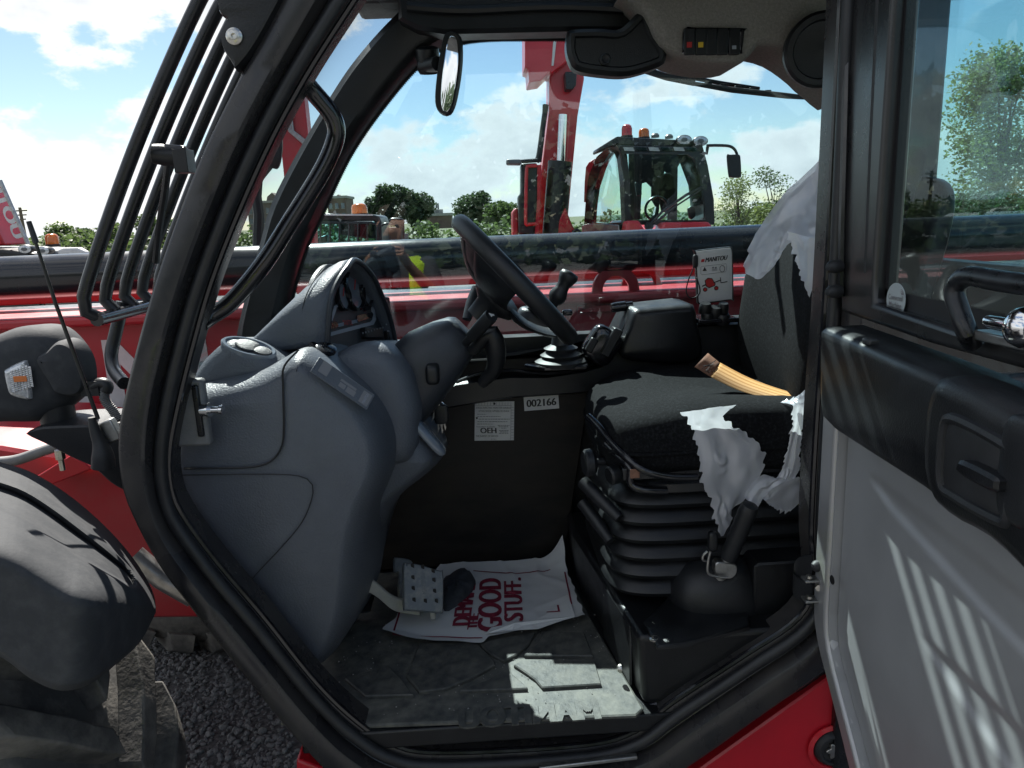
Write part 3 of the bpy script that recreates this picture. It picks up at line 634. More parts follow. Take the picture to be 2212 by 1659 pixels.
def eye(p, r0, r1, w_, nm):
    out = [V(-w_, 0, 0), V(-w_*.72, 0, r1*.35)]
    for k in range(17): a = math.pi*(1-k/16)*1.0; out.append(V(r1*math.cos(a), 0, r1*.85+r1*math.sin(a)))
    out += [V(w_*.72, 0, r1*.35), V(w_, 0, 0)]
    n = 40; o2 = resamp([Vector(v) for v in out], n); cz = r1*.85
    inn = []
    for v in o2:
        a = math.atan2(v.z-cz, v.x); inn.append(V(r0*math.cos(a), 0, cz+r0*math.sin(a)))
    inn[0] = V(r0*math.cos(-2.2), 0, cz+r0*math.sin(-2.2)); inn[-1] = V(r0*math.cos(-.94), 0, cz+r0*math.sin(-.94))
    b = B(); rings = []
    for y in (-.012, .012): rings.append([p+v+V(0, y, 0) for v in o2]); rings.append([p+v+V(0, y, 0) for v in inn])
    m = len(o2); v = rings[0]+rings[1]+rings[2]+rings[3]; f = []
    for k in range(m-1):
        f += [(k, k+1, m+k+1, m+k), (2*m+k, 3*m+k, 3*m+k+1, 2*m+k+1), (k, 2*m+k, 2*m+k+1, k+1), (m+k, m+k+1, 3*m+k+1, 3*m+k)]
    b.add(v, f); b.box(p+V(0, 0, .006), (w_, .012, .012)); return b.build(nm, M['red_dusty'], bo, bevel=.003)
eye(PY((1330, 668), 2.60), .046, .082, .135, 'lifting_eye')
eye(PY((1385, 655), 2.80), .05, .075, .11, 'lifting_eye')
b = B(); b.tube([(-.9, 2.36, 1.378), (1.5, 2.36, 1.39)], .022, 14); b.build('hydraulic_pipe', M['pipe'], bo)
b = B(); b.tube([(-.9, 2.40, 1.31), (1.5, 2.40, 1.32)], .018, 14); b.build('hydraulic_pipe', M['pipe'], bo)
b = B(); b.box((0, 3.25, 1.15), (3.4, .36, .34)); b.box((-.2, 3.1, .55), (.55, .35, .3)); b.build('boom_shade_block', M['black_metal'], bo)  # hidden boxes added to keep the sun off the gravel below
for k in range(2):
    p = PY((1377+k*18, 694-k), 2.618); b = B(); b.prism([p+V(-.008, 0, -.007), p+V(.008, 0, -.007), p+V(0, 0, .008)], (0, -.001, 0)); b.build('warning_triangle', M['yellow'], bo, smooth=False)
# ------------------------------------------------------------------ dashboard
DA = node('dashboard', TH, (-.4, 1.6, 1.2))
OA = [(372, 1010), (378, 930), (402, 845), (470, 822), (540, 806), (590, 785), (640, 757), (668, 762), (700, 785), (745, 822), (790, 868), (820, 918), (832, 965), (830, 1010), (812, 1060), (790, 1115), (777, 1180), (770, 1250), (757, 1330), (728, 1400), (690, 1442), (655, 1437), (570, 1340), (480, 1230), (395, 1100)]
oa = [PY(q, 1.47) for q in crp(OA, 110, True)]
b = B(); b.slab(oa, (0, -1, 0), [(-.30, -.02), (-.05, -.004), (-.015, .002), (.015, .014), (.032, .026), (.038, .036)], (0, 0, -.16))
b.build('side_shell', M['dash'], DA, ang=60)
# moulded seams on the side shell: thin recessed-looking gaskets
def seam(pts, y, r, nm='panel_seam', m='seal', n=40):
    b = B(); b.tube([PY(q, y) for q in pts], r, 6, n); return b.build(nm, M[m], DA)
seam([z4(850, 815), z4(740, 940), z4(735, 1100), z4(740, 1400), z4(720, 1540), z4(640, 1640), z4(500, 1680), z4(200, 1690), z4(0, 1692)], 1.427, .0022)
seam([z3(1000, 18), z3(1400, 12), z3(1650, 18), z3(1735, 50), z3(1755, 120), z3(1700, 270), z3(1580, 420), z3(1430, 580), z3(1405, 640), z3(1470, 760), z3(1580, 900)], 1.424, .0013)
# upper deck between the side shell and the column
b = B()
dk = [(402, 845), (430, 790), (470, 750), (505, 728), (545, 738), (590, 760), (640, 757), (700, 770), (760, 745), (800, 737), (845, 750), (885, 800), (903, 860), (905, 905), (880, 1000), (700, 1000), (420, 1000)]
ringsn = crp(dk, 90, True)
b.slab([PY(q, 1.62) for q in ringsn], (0, -1, 0), [(-.46, .0), (-.02, .0), (.012, .008), (.028, .024), (.034, .045)], (0, 0, -.15)); b.build('dash_deck', M['dash'], DA, ang=60)
# left pod with the air vent
b = B(); vp = crp([(404, 842), (420, 805), (445, 768), (480, 738), (505, 728), (560, 742), (610, 770), (640, 790), (600, 830), (500, 850)], 60, True)
b.slab([PY(q, 1.54) for q in vp], (0, -1, 0), [(-.3, 0), (-.02, 0), (.012, .006), (.028, .02), (.034, .034)], (0, 0, -.16)); b.build('vent_pod', M['dash'], DA, ang=60)
vc = PY(z4(480, 795), 1.53); vn = V(.28, -.42, .86).normalized()
vx = V(1, 0, -.33); vx = (vx-vn*vx.dot(vn)).normalized(); vy = vn.cross(vx)
def disc(c, rx, ry, prof, name, m, par, n=36):
    b = B(); b.loft([[c+vx*(rx*k*math.cos(2*math.pi*i/n))+vy*(ry*k*math.sin(2*math.pi*i/n))+vn*h for i in range(n)] for k, h in prof]); return b.build(name, m, par)
ve = disc(vc, .054, .026, [(1.05, -.02), (1.05, .001), (1, .004), (.9, .004), (.84, .001), (.6, -.001)], 'air_vent', M['gauge'], DA)
disc(vc-vx*.002+vn*.001, .024, .016, [(1.1, -.01), (1.1, .004), (1, .006), (.5, .007)], 'vent_flap', M['dash_dark'], ve)
disc(vc+vx*.030-vy*.006+vn*.001, .018, .012, [(1.1, -.01), (1.1, .004), (1, .006), (.5, .007)], 'vent_flap', M['dash_dark'], ve)
b = B(); b.lathe([(.022, 0), (.022, .006), (.018, .008), (0, .008)], PY(z4(1050, 815), 1.56), (.35, -.35, .85), 24); b.lathe([(.009, 0), (.009, .008), (0, .008)], PY(z4(955, 795), 1.56), (.35, -.35, .85), 16); b.build('deck_knob', M['gloss_black'], DA)
# sticker strip on the shoulder of the side shell: printed boom and fork pictogram
so = PY(z4(1160, 1080), 1.44); sxd = (PY(z4(1340, 1200), 1.455)-PY(z4(990, 960), 1.435)).normalized(); sn = V(.45, -.70, .56).normalized(); sn = (sn-sxd*sn.dot(sxd)).normalized(); syd = sn.cross(sxd)
if syd.z < 0: syd = -syd
so = so+sn*.012
b = B(); b.box(so, (.066, .019, .0015), Matrix((sxd, syd, sn)).transposed()); sk = b.build('shoulder_label', M['dash'], DA, bevel=.001)
b = B()
for a, c_, h_, k_ in ((-.045, .004, .010, .013), (.010, .004, .018, .0025), (.020, -.006, .010, .006), (.0, -.006, .007, .005)):
    b.box(so+sxd*a+syd*c_+sn*.0018, (h_, k_, .0004), Matrix((sxd, syd, sn)).transposed())
b.build('label_picture', M['grey_ink'], sk, smooth=False)
b = B(); b.box(so+sxd*.052+sn*.0018, (.010, .014, .0004), Matrix((sxd, syd, sn)).transposed()); b.build('label_plate', M['grey_ink'], sk, smooth=False)
text('label_text', 'MANITOU', so+sxd*.052+sn*.0026, syd, -sxd, .024, .006, M['trimline'], sk)
# latch striker on the near edge
b = B(); b.box(PY(z2(1315, 1080), 1.40), (.034, .012, .065)); b.build('striker_bracket', M['hose'], DA, bevel=.006)
b = B(); b.box(PY(z2(1372, 1070), 1.388), (.006, .006, .050)); b.build('striker_slot', M['black_metal'], DA, bevel=.003)
b = B(); b.lathe([(.012, 0), (.012, .012), (.014, .012), (.014, .016), (.0065, .016), (.0065, .034), (.009, .036), (.009, .042), (.004, .044)], PY(z2(1395, 1065), 1.375), (1, -.15, 0), 14); b.build('striker_bolt', M['chrome'], DA, ang=30)
# instrument hood: arched shell opening towards the driver
A0 = PY((703, 748), 1.62); A1 = PY((765, 563), 1.80); A2 = PY((852, 745), 2.0)
arch = cr([PY(q, y) for q, y in (((703, 748), 1.62), ((706, 693), 1.62), ((712, 644), 1.63), ((727, 606), 1.66), ((747, 577), 1.70), ((759, 562), 1.75), ((774, 567), 1.80), ((789, 580), 1.85), ((806, 603), 1.89), ((820, 635), 1.93), ((832, 664), 1.96), ((844, 705), 1.99), ((852, 745), 2.0))], 41)
rings = []
for k in range(9):
    t = k/8; sh = V(-.205*t, .004*t, 0); zb = A0.z-.01
    rings.append([V(p.x, 1.80+(p.y-1.80)*(1+.10*t), zb+(p.z-zb)*max(.02, (1-t**1.7)))+sh for p in arch])
b = B(); b.grid(41, 9, lambda u, v: rings[round(v*8)][round(u*40)]); b.build('instrument_hood', M['dash'], DA, ang=70, solid=.007)
b = B(); b.tube([p+V(.004, 0, 0) for p in arch], .0065, 8); b.build('hood_rim', M['dash_dark'], DA)
b = B(); b.tube([V(p.x-.055, 1.80+(p.y-1.80)*1.03, p.z*.995+.001) for p in arch[:22]], .0012, 6); b.build('hood_seam', M['seal'], DA)
fo_ = (A0+A1*.0+A2)/2+V(-.03, 0, .08); fn = (A2-A0).cross(V(0, 0, 1)); fn.normalize()
if fn.x < 0: fn = -fn
fn = (fn+V(0, 0, .12)).normalized(); fo_ = A0.lerp(A2, .5)-fn*.022
fx = (A2-A0); fx = (fx-fn*fx.dot(fn)).normalized(); fy = fn.cross(fx); fy = fy if fy.z > 0 else -fy
def FP(q, h=0): return PP(q, fo_+fn*h, fn)
face = [p-fn*.022 for p in arch]+[p-fn*.022 for p in (A2-V(0, 0, .10), A0-V(0, 0, .10))]
b = B(); b.prism([p-fn*((p-fo_).dot(fn)) for p in face], -fn*.01); fcp = b.build('instrument_panel', M['dash_dark'], DA, smooth=False)
for q, r_ in ((z4(1160, 420), .030), (z4(1245, 370), .045), (z4(1330, 390), .030)):
    c = FP(q); b = B(); b.lathe([(r_*1.18, 0), (r_*1.18, .012), (r_*1.05, .014), (r_, .006)], c, fn, 32, cap=False); b.build('gauge_bezel', M['gloss_black'], fcp)
    b = B(); b.lathe([(r_*1.03, .003), (r_*1.03, .005), (0, .005)], c, fn, 32); b.build('gauge_face', M['gauge'], fcp)
    b = B(); b.tube([c+fn*.007, c+fn*.007+fx*r_*.3+fy*r_*.7], .0012, 5); b.build('gauge_needle', M['red_ink'], fcp)
def strip(pts, h, name, m):
    b = B(); b.prism([FP(q, h) for q in pts], fn*.0015); return b.build(name, m, fcp, smooth=False)
strip([z4(1060, 690), z4(1060, 718), z4(1400, 628), z4(1420, 590), z4(1405, 490), z4(1385, 500), z4(1395, 585), z4(1378, 606)], .001, 'pale_trim_line', M['trimline'])
strip([z4(1075, 600), z4(1095, 600), z4(1130, 500), z4(1170, 480), z4(1150, 470), z4(1110, 490)], .001, 'pale_trim_line', M['trimline'])
for pl in (((1060, 615), (1125, 605), (1138, 625), (1138, 645), (1060, 668)), ((1280, 560), (1390, 535), (1400, 550), (1392, 575), (1290, 605), (1280, 590)), ((1322, 495), (1370, 480), (1382, 495), (1375, 515), (1335, 530))):
    strip([z4(*q) for q in pl], .0025, 'display_window', M['screen'])
c = FP(z4(1213, 612), .004); text('maker_lettering', 'MANITOU', c, fx, fy, .052, .013, M['red_ink'], fcp)
for k in range(3):
    for x0 in (1165, 1265): 
        b = B(); b.tube([FP(z4(x0-22, 623-(x0-1165)*.22+k*9), .004), FP(z4(x0+18, 613-(x0-1165)*.22+k*9), .004)], .0012, 4); b.build('pinstripe', M['trimline'], fcp)
strip([z4(1385, 380), z4(1405, 385), z4(1425, 480), z4(1400, 490)], .003, 'indicator_strip', M['white_paint'])
strip([z4(1392, 400), z4(1402, 402), z4(1414, 460), z4(1402, 470)], .0048, 'indicator_lamp', M['red_ink'])
b = B(); c = FP(z4(1390, 690), .006); b.box(c, (.052, .014, .010), Matrix((fx, fy, fn)).transposed()); kp = b.build('radio_keypad', M['trim'], fcp, bevel=.003)
for k in range(8):
    b = B(); b.box(FP(z4(1325+k*21, 690-k*6), .0165), (.0022, .0022, .001), Matrix((fx, fy, fn)).transposed()); b.build('keypad_button', M['grey_ink'], fcp, smooth=False)
b = B(); c = FP(z4(1500, 600), .004); b.box(c, (.020, .065, .010), Matrix((fx, fy, fn)).transposed()); b.build('switch_column', M['trim'], fcp, bevel=.004)
for k in range(4):
    b = B(); b.box(FP(z4(1487+k*9, 530+k*48), .0155), (.008, .0018, .0008), Matrix((fx, fy, fn)).transposed()); b.build('switch_mark', M['trimline'], fcp, smooth=False)

# steering column
SC = node('steering_column', TH, (-.2, 1.75, 1.4))
b = B(); cbq = crp([(790, 745), (830, 742), (862, 768), (888, 810), (902, 850), (906, 900), (932, 930), (956, 970), (948, 1000), (912, 1034), (862, 1075), (830, 1130), (806, 1220), (785, 1290), (740, 1300), (720, 1100), (740, 900)], 80, True)
b.slab([PY(q, 1.70) for q in cbq], (0, -1, 0), [(-.26, .03), (-.22, .0), (-.05, 0), (.0, .004), (.05, .022), (.08, .04)], (0, 0, -.20)); b.build('column_base', M['dash'], SC, ang=60)
b = B()
cc0 = PY((868, 845), 1.76); cc1 = PY((962, 745), 1.76); cc2 = PY((1030, 690), 1.76)
ax = (cc2-cc0).normalized(); sd = V(0, 1, 0); upv = sd.cross(ax); upv = upv if upv.z > 0 else -upv
rings = []
for t, h_, w_, dz in ((-.07, .080, .088, 0), (.0, .088, .090, 0), (.05, .088, .087, .005), (.11, .082, .082, .008), (.17, .064, .070, .004), (.205, .050, .058, 0), (.215, .040, .048, 0)):
    c = cc0+ax*t+upv*dz; ring = []
    for k in range(32):
        a = 2*math.pi*k/32; ca, sa = math.cos(a), math.sin(a)
        ring.append(c+sd*math.copysign(abs(ca)**.7, ca)*w_+upv*math.copysign(abs(sa)**.7, sa)*h_)
    rings.append(ring)
b.loft(rings); b.build('column_shroud', M['dash_dark'], SC, ang=60)
b = B(); cs = [V(0, 0, 0)]*0
for k in range(25):
    a = math.pi*(k/24)*.9+.05*math.pi; ca, sa = math.cos(a), math.sin(a); cs.append(cc0+ax*.03+sd*math.copysign(abs(ca)**.7, ca)*.0885+upv*math.copysign(abs(sa)**.7, sa)*.085)
b.tube(cs, .0015, 5); b.build('shroud_seam', M['seal'], SC)
b = B(); t0 = cc0+ax*.10+sd*-.082; b.superq(t0+upv*-.012, (.016, .030, .024), .5, .5); b.build('stalk_socket', M['trim'], SC)
b = B(); s0, s1 = PY((1005, 742), 1.67), PY((1062, 681), 1.60); d_ = s1-s0; b.tube([s0, s0+d_*.25, s0+d_*.27, s0+d_*.92, s1], [.009, .010, .0145, .016, .015], 16); stk = b.build('horn_stalk', M['trim'], SC, ang=50)
b = B(); n_ = d_.normalized(); e_ = n_.cross(V(0, 0, 1)).normalized(); g_ = e_.cross(n_); g_ = g_ if g_.z > 0 else -g_
b.prism([s1+n_*.001+e_*-.006+g_*.001, s1+n_*.001+e_*.000+g_*.003, s1+n_*.001+e_*.006+g_*.006, s1+n_*.001+e_*.004+g_*-.005, s1+n_*.001+e_*-.001+g_*-.002, s1+n_*.001+e_*-.006+g_*-.003], n_*.0006); b.build('horn_symbol', M['white_paint'], stk, smooth=False)
b = B(); b.tube([PY((1020, 760), 1.70), PY((1055, 720), 1.68), PY((1068, 735), 1.68), PY((1070, 790), 1.70), PY((1040, 830), 1.72)], [.014, .020, .024, .020, .012], 12, 16); b.build('wiper_stalk', M['trim'], SC)
b = B(); b.tube([PY((1008, 690), 1.84), PY((1018, 655), 1.86), PY((1030, 622), 1.88)], [.011, .014, .013], 12); b.build('direction_stalk', M['dash_dark'], SC)
# steering wheel: near edge-on, dished spokes
SW = node('steering_wheel', TH, PY((1110, 605), 1.72))
wc = PY((1113, 606), 1.72); wa = (PY((1243, 742), 1.72)-PY((983, 470), 1.72)).normalized(); wa.y = 0; wa.normalize()
wnv = V(-wa.z, 0, wa.x); wnv = wnv if wnv.z > 0 else -wnv
wnv = (wnv+V(0, .035, 0)).normalized(); wb = wnv.cross(wa).normalized(); WR = .178
b = B(); b.tube([wc+wa*math.cos(2*math.pi*k/72)*WR+wb*math.sin(2*math.pi*k/72)*WR for k in range(72)], .0205, 16, closed=True); b.build('wheel_rim', M['trim_soft'], SW)
hub = wc-wnv*.075
b = B(); b.lathe([(.028, -.05), (.034, -.012), (.055, .0), (.062, .012), (.058, .026), (.03, .034), (0, .036)], hub, wnv, 32); b.build('wheel_hub', M['trim'], SW, ang=60)
for k, a in enumerate((math.pi, -.62*math.pi, .62*math.pi, 0)):
    dr = wa*math.cos(a)+wb*math.sin(a); tn = wnv.cross(dr); rings = []
    for j in range(9):
        t = j/8; c = hub.lerp(wc+dr*(WR-.004), t)+dr*.0+wnv*(.028*(1-t)-.030*math.sin(math.pi*t)); w_ = .058-.014*math.sin(min(1, t*1.15)*math.pi*.5)+.030*t*t; h_ = .013-.005*t
        rings.append([c+tn*w_*math.cos(2*math.pi*q/14)+(wnv*math.sin(2*math.pi*q/14))*h_ for q in range(14)])
    b = B(); b.loft(rings); b.build('wheel_spoke', M['trim'], SW, ang=60)
b = B(); rings = []
for j in range(8):
    t = j/7; rr_ = .05+(WR-.054)*t; dp = -.075+.03*(1-t)-.012*math.sin(math.pi*t)+.075*t**1.6; rings.append([wc+wa*math.cos(a)*rr_+wb*math.sin(a)*rr_+wnv*dp for a in [math.pi*(.52+.96*k/40) for k in range(41)]])
b.loft(rings, False, False); b.build('wheel_dish', M['trim'], SW, ang=60, solid=.008)
kb = PY((1196, 655), 1.90); b = B(); kd = V(.18, .0, .30).normalized()
b.lathe([(.010, -.02), (.013, .0), (.022, .012), (.024, .024), (.018, .040), (.0165, .052), (.022, .066), (.026, .078), (.022, .088), (.0, .092)], kb, kd, 24); b.build('spinner_knob', M['trim_soft'], SW, ang=60)

# lower column: grey trim bits
b = B(); b.superq(PY(z4(1805, 1450), 1.66), (.012, .03, .058), .5, .8, Matrix.Rotation(R(-38), 3, 'Y')); b.build('tilt_lever', M['gauge'], SC)
b = B(); b.superq(PY(z4(1500, 1490), 1.62), (.012, .02, .038), .6, .8, Matrix.Rotation(R(8), 3, 'Y')); b.build('column_clip', M['gloss_black'], SC)
b = B(); b.box(PY((752, 1195), 1.56), (.006, .006, .010)); b.build('shell_screw', M['ink'], DA, bevel=.002)

# keys hanging from the ignition
KT = thing('key_bunch', 'bunch of keys with black fob hanging from the ignition below the steering column', 'keys', PY((948, 905), 1.80))
b = B(); b.tube([PY((950, 878), 1.80)+V(.012*math.cos(a), 0, .012*math.sin(a)) for a in [k*2*math.pi/20 for k in range(20)]], .0014, 6, closed=True); b.build('key_ring', M['chrome'], KT)
b = B(); b.superq(PY((953, 895), 1.795), (.018, .007, .026), .5, .5); b.build('key_fob', M['trim'], KT)
for q0, q1 in (((945, 874), (932, 912)), ((948, 900), (946, 935)), ((953, 905), (955, 938)), ((958, 902), (962, 930))):
    b = B(); a, c = PY(q0, 1.79), PY(q1, 1.79); sdv = V(.0038, 0, 0); b.prism([a-sdv*1.6, a+sdv*1.6, a.lerp(c, .35)+sdv*1.5, a.lerp(c, .36)+sdv*.8, a.lerp(c, .6)+sdv*.6, a.lerp(c, .75)+sdv*.9, c, a.lerp(c, .36)-sdv*.8, a.lerp(c, .35)-sdv*1.5], (0, .002, 0)); b.build('key', M['zinc'], KT, smooth=False)

# ------------------------------------------------------------------ side console on the far wall
CO = node('side_console', TH, (.2, 2.0, 1.4))
b = B(); cq = [(880, 905), (905, 860), (985, 828), (1100, 812), (1180, 812), (1262, 800), (1300, 790), (1345, 700), (1362, 668), (1480, 655), (1495, 668), (1510, 702), (1580, 697), (1700, 690), (1700, 830), (1400, 835), (1250, 852), (1100, 862), (960, 885), (900, 915)]
b.slab([PY(q, 2.0) for q in cq], (0, -1, 0), [(-.14, 0), (-.01, 0), (0, .006)]); b.build('console_body', M['trim'], CO, bevel=.006)
b = B(); b.tube([PY(q, 1.995) for q in ((985, 826), (1040, 806), (1100, 800), (1170, 806), (1225, 803), (1270, 792))], .005, 8, 30); b.build('console_edge', M['gloss_black'], CO)
b = B(); ab = crp([(1343, 770), (1352, 700), (1365, 668), (1385, 664), (1480, 655), (1494, 662), (1500, 690), (1500, 775)], 50, True)
b.slab([PY(q, 1.99) for q in ab], (0, -1, 0), [(-.12, .0), (.02, .0), (.035, .006), (.042, .016)]); b.build('console_box', M['trim'], CO, ang=60)
b = B(); b.grid(12, 4, lambda u, v: PY((1000+u*350, 790-u*70), 2.0+.13*v)+V(0, 0, .0)); b.build('window_ledge', M['trim'], CO)
# joystick with boot
JS = node('joystick', TH, PY((1212, 760), 2.0))
jb = PY((1212, 778), 1.98)
b = B(); b.lathe([(.070, -.012), (.072, 0), (.060, .006), (.050, .008), (.056, .016), (.045, .022), (.040, .025), (.046, .034), (.034, .040), (.026, .044)], jb, (0, 0, 1), 32); b.build('joystick_boot', M['rubber'], JS, ang=25)
b = B(); b.slab([jb+V(x, y, -.014) for x, y in ((-.10, -.0), (-.05, -.06), (.06, -.065), (.09, 0), (.06, .06), (-.05, .06))], (0, 0, 1), [(0, 0), (.006, 0), (.009, .004)]); b.build('joystick_plate', M['gloss_black'], JS)
b = B(); b.tube([jb+V(0, 0, .035), jb+V(.002, 0, .075), PY((1206, 712), 1.97), PY((1180, 690), 1.95), PY((1150, 676), 1.93)], [.027, .024, .024, .030, .034], 18, 24); b.build('joystick_stem', M['dash_dark'], JS)
b = B(); b.superq(PY((1165, 695), 1.92), (.062, .045, .030), .6, .7, Matrix.Rotation(R(22), 3, 'Y')); b.build('joystick_head', M['dash_dark'], JS)
for dx, dz in ((1150, 668), (1225, 675), (1180, 664)):
    b = B(); b.superq(PY((dx, dz), 1.90), (.014, .012, .008), .6, .6); b.build('thumb_switch', M['gloss_black'], JS)
b = B(); b.superq(PY((1300, 745), 1.97), (.045, .03, .050), .5, .6, Matrix.Rotation(R(35), 3, 'Y')); b.build('rocker_housing', M['gloss_black'], CO)
b = B(); b.box(PY(z5(1560, 1110), 1.95), (.013, .022, .040), Matrix.Rotation(R(30), 3, 'Y')); b.build('rocker_switch', M['trim'], CO, bevel=.004)
b = B(); b.box(PY(z5(1415, 1130), 1.95), (.010, .018, .020), Matrix.Rotation(R(30), 3, 'Y')); b.build('rocker_switch', M['trim'], CO, bevel=.004)
b = B(); a = PY((1328, 664), 2.05); b.lathe([(.012, -.01), (.014, 0), (.014, .03), (.011, .032), (.011, .05)], a, (1, 0, .08), 16); b.build('parking_knob', M['gloss_black'], CO)
# knobs and switches behind the box
b = B(); b.box(PY((1540, 688), 2.0), (.055, .05, .006)); b.build('switch_tray', M['gloss_black'], CO, bevel=.003)
for q, r_ in (((1523, 668), .016), ((1545, 676), .018), ((1528, 688), .017), ((1560, 690), .020), ((1562, 668), .014)):
    b = B(); b.lathe([(r_, -.01), (r_*1.05, 0), (r_, .012), (r_*.8, .018), (0, .018)], PY(q, 1.97), (0, -.3, 1), 20); b.build('console_knob', M['trim'], CO, ang=40)

# labels on the wall
def plane_tools(Y): return (lambda q: PY(q, Y))
Yw = 2.0475
b = B(); b.prism([PY(q, Yw) for q in ((1131, 857), (1206, 852), (1208, 882), (1133, 888))], (0, .0015, 0)); nl_ = b.build('number_label', M['sticker'], TH, smooth=False)
a0, a1 = PY((1136, 872), Yw-.0012), PY((1203, 867), Yw-.0012); text('label_digits', '002166', (a0+a1)/2, a1-a0, V(0, 0, 1), (a1-a0).length*.94, .021, M['ink'], nl_, bold=.0011)
b = B(); b.prism([PY(q, Yw) for q in ((1026, 868), (1111, 867), (1110, 951), (1025, 952))], (0, .0015, 0)); il = b.build('inspection_label', M['sticker'], TH, smooth=False)
def on(q): return PY(q, Yw-.0012)
def line_text(s, x0, x1, y, h, m='ink', bold=0):
    a, c = on((x0, y)), on((x1, y)); text('label_print', s, (a+c)/2, c-a, V(0, 0, 1), (c-a).length, h, M[m], il, bold=bold)
line_text('ANNUAL INSPECTION / INSPECTION ANNUELLE', 1028, 1103, 881, .0055)
line_text('LIFTING DEVICE / APPAREIL DE LEVAGE', 1034, 1100, 888, .0055)
line_text('OEH', 1038, 1072, 930, .016, bold=.0008)
line_text('THE SUMMIT OF SERVICE', 1028, 1076, 942, .0045)
line_text('ATTACHMENT / ACCESSOIRE', 1029, 1069, 922, .0034); line_text('3 7 5 3', 1061, 1072, 949, .0034)
# small print too fine to read: broken lines
rp_ = random.Random(4); b = B()
for x0, x1, y in ((1031, 1050, 895), (1031, 1081, 900), (1034, 1101, 905.5), (1031, 1096, 911), (1031, 1065, 916), (1075, 1101, 919), (1077, 1099, 922), (1083, 1094, 925), (1078, 1099, 930), (1080, 1097, 933), (1078, 1098, 936)):
    x = x0
    while x < x1:
        w__ = rp_.uniform(2.5, 6); b.tube([on((x, y)), on((min(x+w__, x1), y))], .0008, 4); x += w__+1.2
b.build('label_small_print', M['grey_ink'], il, smooth=False)
b = B()
for k in range(13):
    x = 1028+k*6.3; b.tube([on((x, 869)), on((x, 876))], .0004, 4)
b.tube([on((1027, 876.5)), on((1105, 876))], .0004, 4); b.tube([on((1104, 877)), on((1103, 950))], .0004, 4)
for k in range(12): b.tube([on((1104, 880+k*6)), on((1110, 880+k*6))], .0004, 4)
b.build('label_ruling', M['grey_ink'], il, smooth=False)
b = B(); b.lathe([(.0032, 0), (.0032, .0006), (0, .0006)], on((1068, 872)), (0, -1, 0), 14); b.lathe([(.0028, 0), (.0028, .0006), (0, .0006)], on((1030, 903)), (0, -1, 0), 14); b.build('punch_mark', M['ink'], il, smooth=False)

# manual pouch hanging at the far window
MP = thing('document_pouch', 'white plastic manual pouch with red machine drawing hanging at the far window', 'pouch', PY((1545, 600), 2.08))
Ym = 2.08
def mq(x, y): return y7(x, y)
b = B(); b.slab([PY(q, Ym) for q in crp([mq(*q) for q in ((1585, 1120), (1600, 1105), (1860, 1075), (1885, 1085), (1890, 1200), (1895, 1490), (1880, 1500), (1640, 1530), (1608, 1520), (1600, 1350))], 60, True)], (0, -1, 0), [(-.012, 0), (.0, 0), (.003, .003)]); b.build('pouch_back', M['trim'], MP)
b = B(); b.slab([PY(q, Ym-.003) for q in crp([mq(*q) for q in ((1600, 1135), (1615, 1112), (1850, 1085), (1875, 1095), (1880, 1200), (1882, 1480), (1865, 1492), (1640, 1520), (1618, 1508), (1610, 1350))], 60, True)], (0, -1, 0), [(0, 0), (.002, 0), (.003, .002)]); fp = b.build('pouch_front', M['white_paint'], MP)
def mp_(q): return PY(mq(*q), Ym-.0072)
xdm = (mp_((1845, 1165))-mp_((1680, 1185))).normalized(); ydm = V(0, 0, 1)
c = (mp_((1675, 1180))+mp_((1842, 1160)))/2; text('maker_lettering', 'MANITOU', c, xdm, ydm, .060, .0125, M['ink'], MP, bold=.0006, shear=.2)
b = B(); b.prism([mp_(q) for q in ((1640, 1175), (1665, 1172), (1660, 1195), (1635, 1198))], (0, -.0004, 0)); b.build('maker_badge', M['red_ink'], MP, smooth=False)
b = B()
def poly(pts, m_, nm): 
    b = B(); b.prism([mp_(q) for q in pts], (0, -.0004, 0)); return b.build(nm, m_, MP, smooth=False)
poly(((1648, 1268), (1664, 1236), (1682, 1266)), M['ink'], 'warning_sign')
for k in range(2): poly(((1722, 1255+k*9), (1765, 1250+k*9), (1765, 1254+k*9), (1722, 1259+k*9)), M['grey_ink'], 'printed_line')
for k in range(2): poly(((1724+k*22, 1236), (1738+k*22, 1234), (1738+k*22, 1247), (1724+k*22, 1249)), M['grey_ink'], 'printed_square')
b = B(); b.tube([mp_((1805+20*math.cos(a), 1250+26*math.sin(a))) for a in [k*2*math.pi/16 for k in range(16)]], .0007, 4, closed=True); b.build('printed_figure', M['ink'], MP, smooth=False)
b = B(); b.tube([mp_(q) for q in ((1640, 1232), (1835, 1210), (1840, 1225), (1838, 1262), (1830, 1275), (1645, 1298), (1634, 1290), (1634, 1240))], .0004, 4, closed=True); b.build('printed_frame', M['grey_ink'], MP, smooth=False)
poly(((1670, 1345), (1690, 1328), (1722, 1330), (1745, 1370), (1742, 1382), (1700, 1398), (1678, 1385)), M['red_ink'], 'printed_machine_body')
b = B(); b.tube([mp_(q) for q in ((1668, 1345), (1690, 1326), (1722, 1328), (1748, 1370), (1744, 1384), (1700, 1401), (1676, 1387))], .0014, 5, closed=True); b.tube([mp_((1735, 1362)), mp_((1792, 1340))], .0014, 5); b.tube([mp_((1790, 1320)), mp_((1794, 1362)), mp_((1845, 1352))], .0014, 5); b.tube([mp_((1645, 1390)), mp_((1670, 1378))], .0018, 5); b.build('printed_machine_outline', M['ink'], MP, smooth=False)
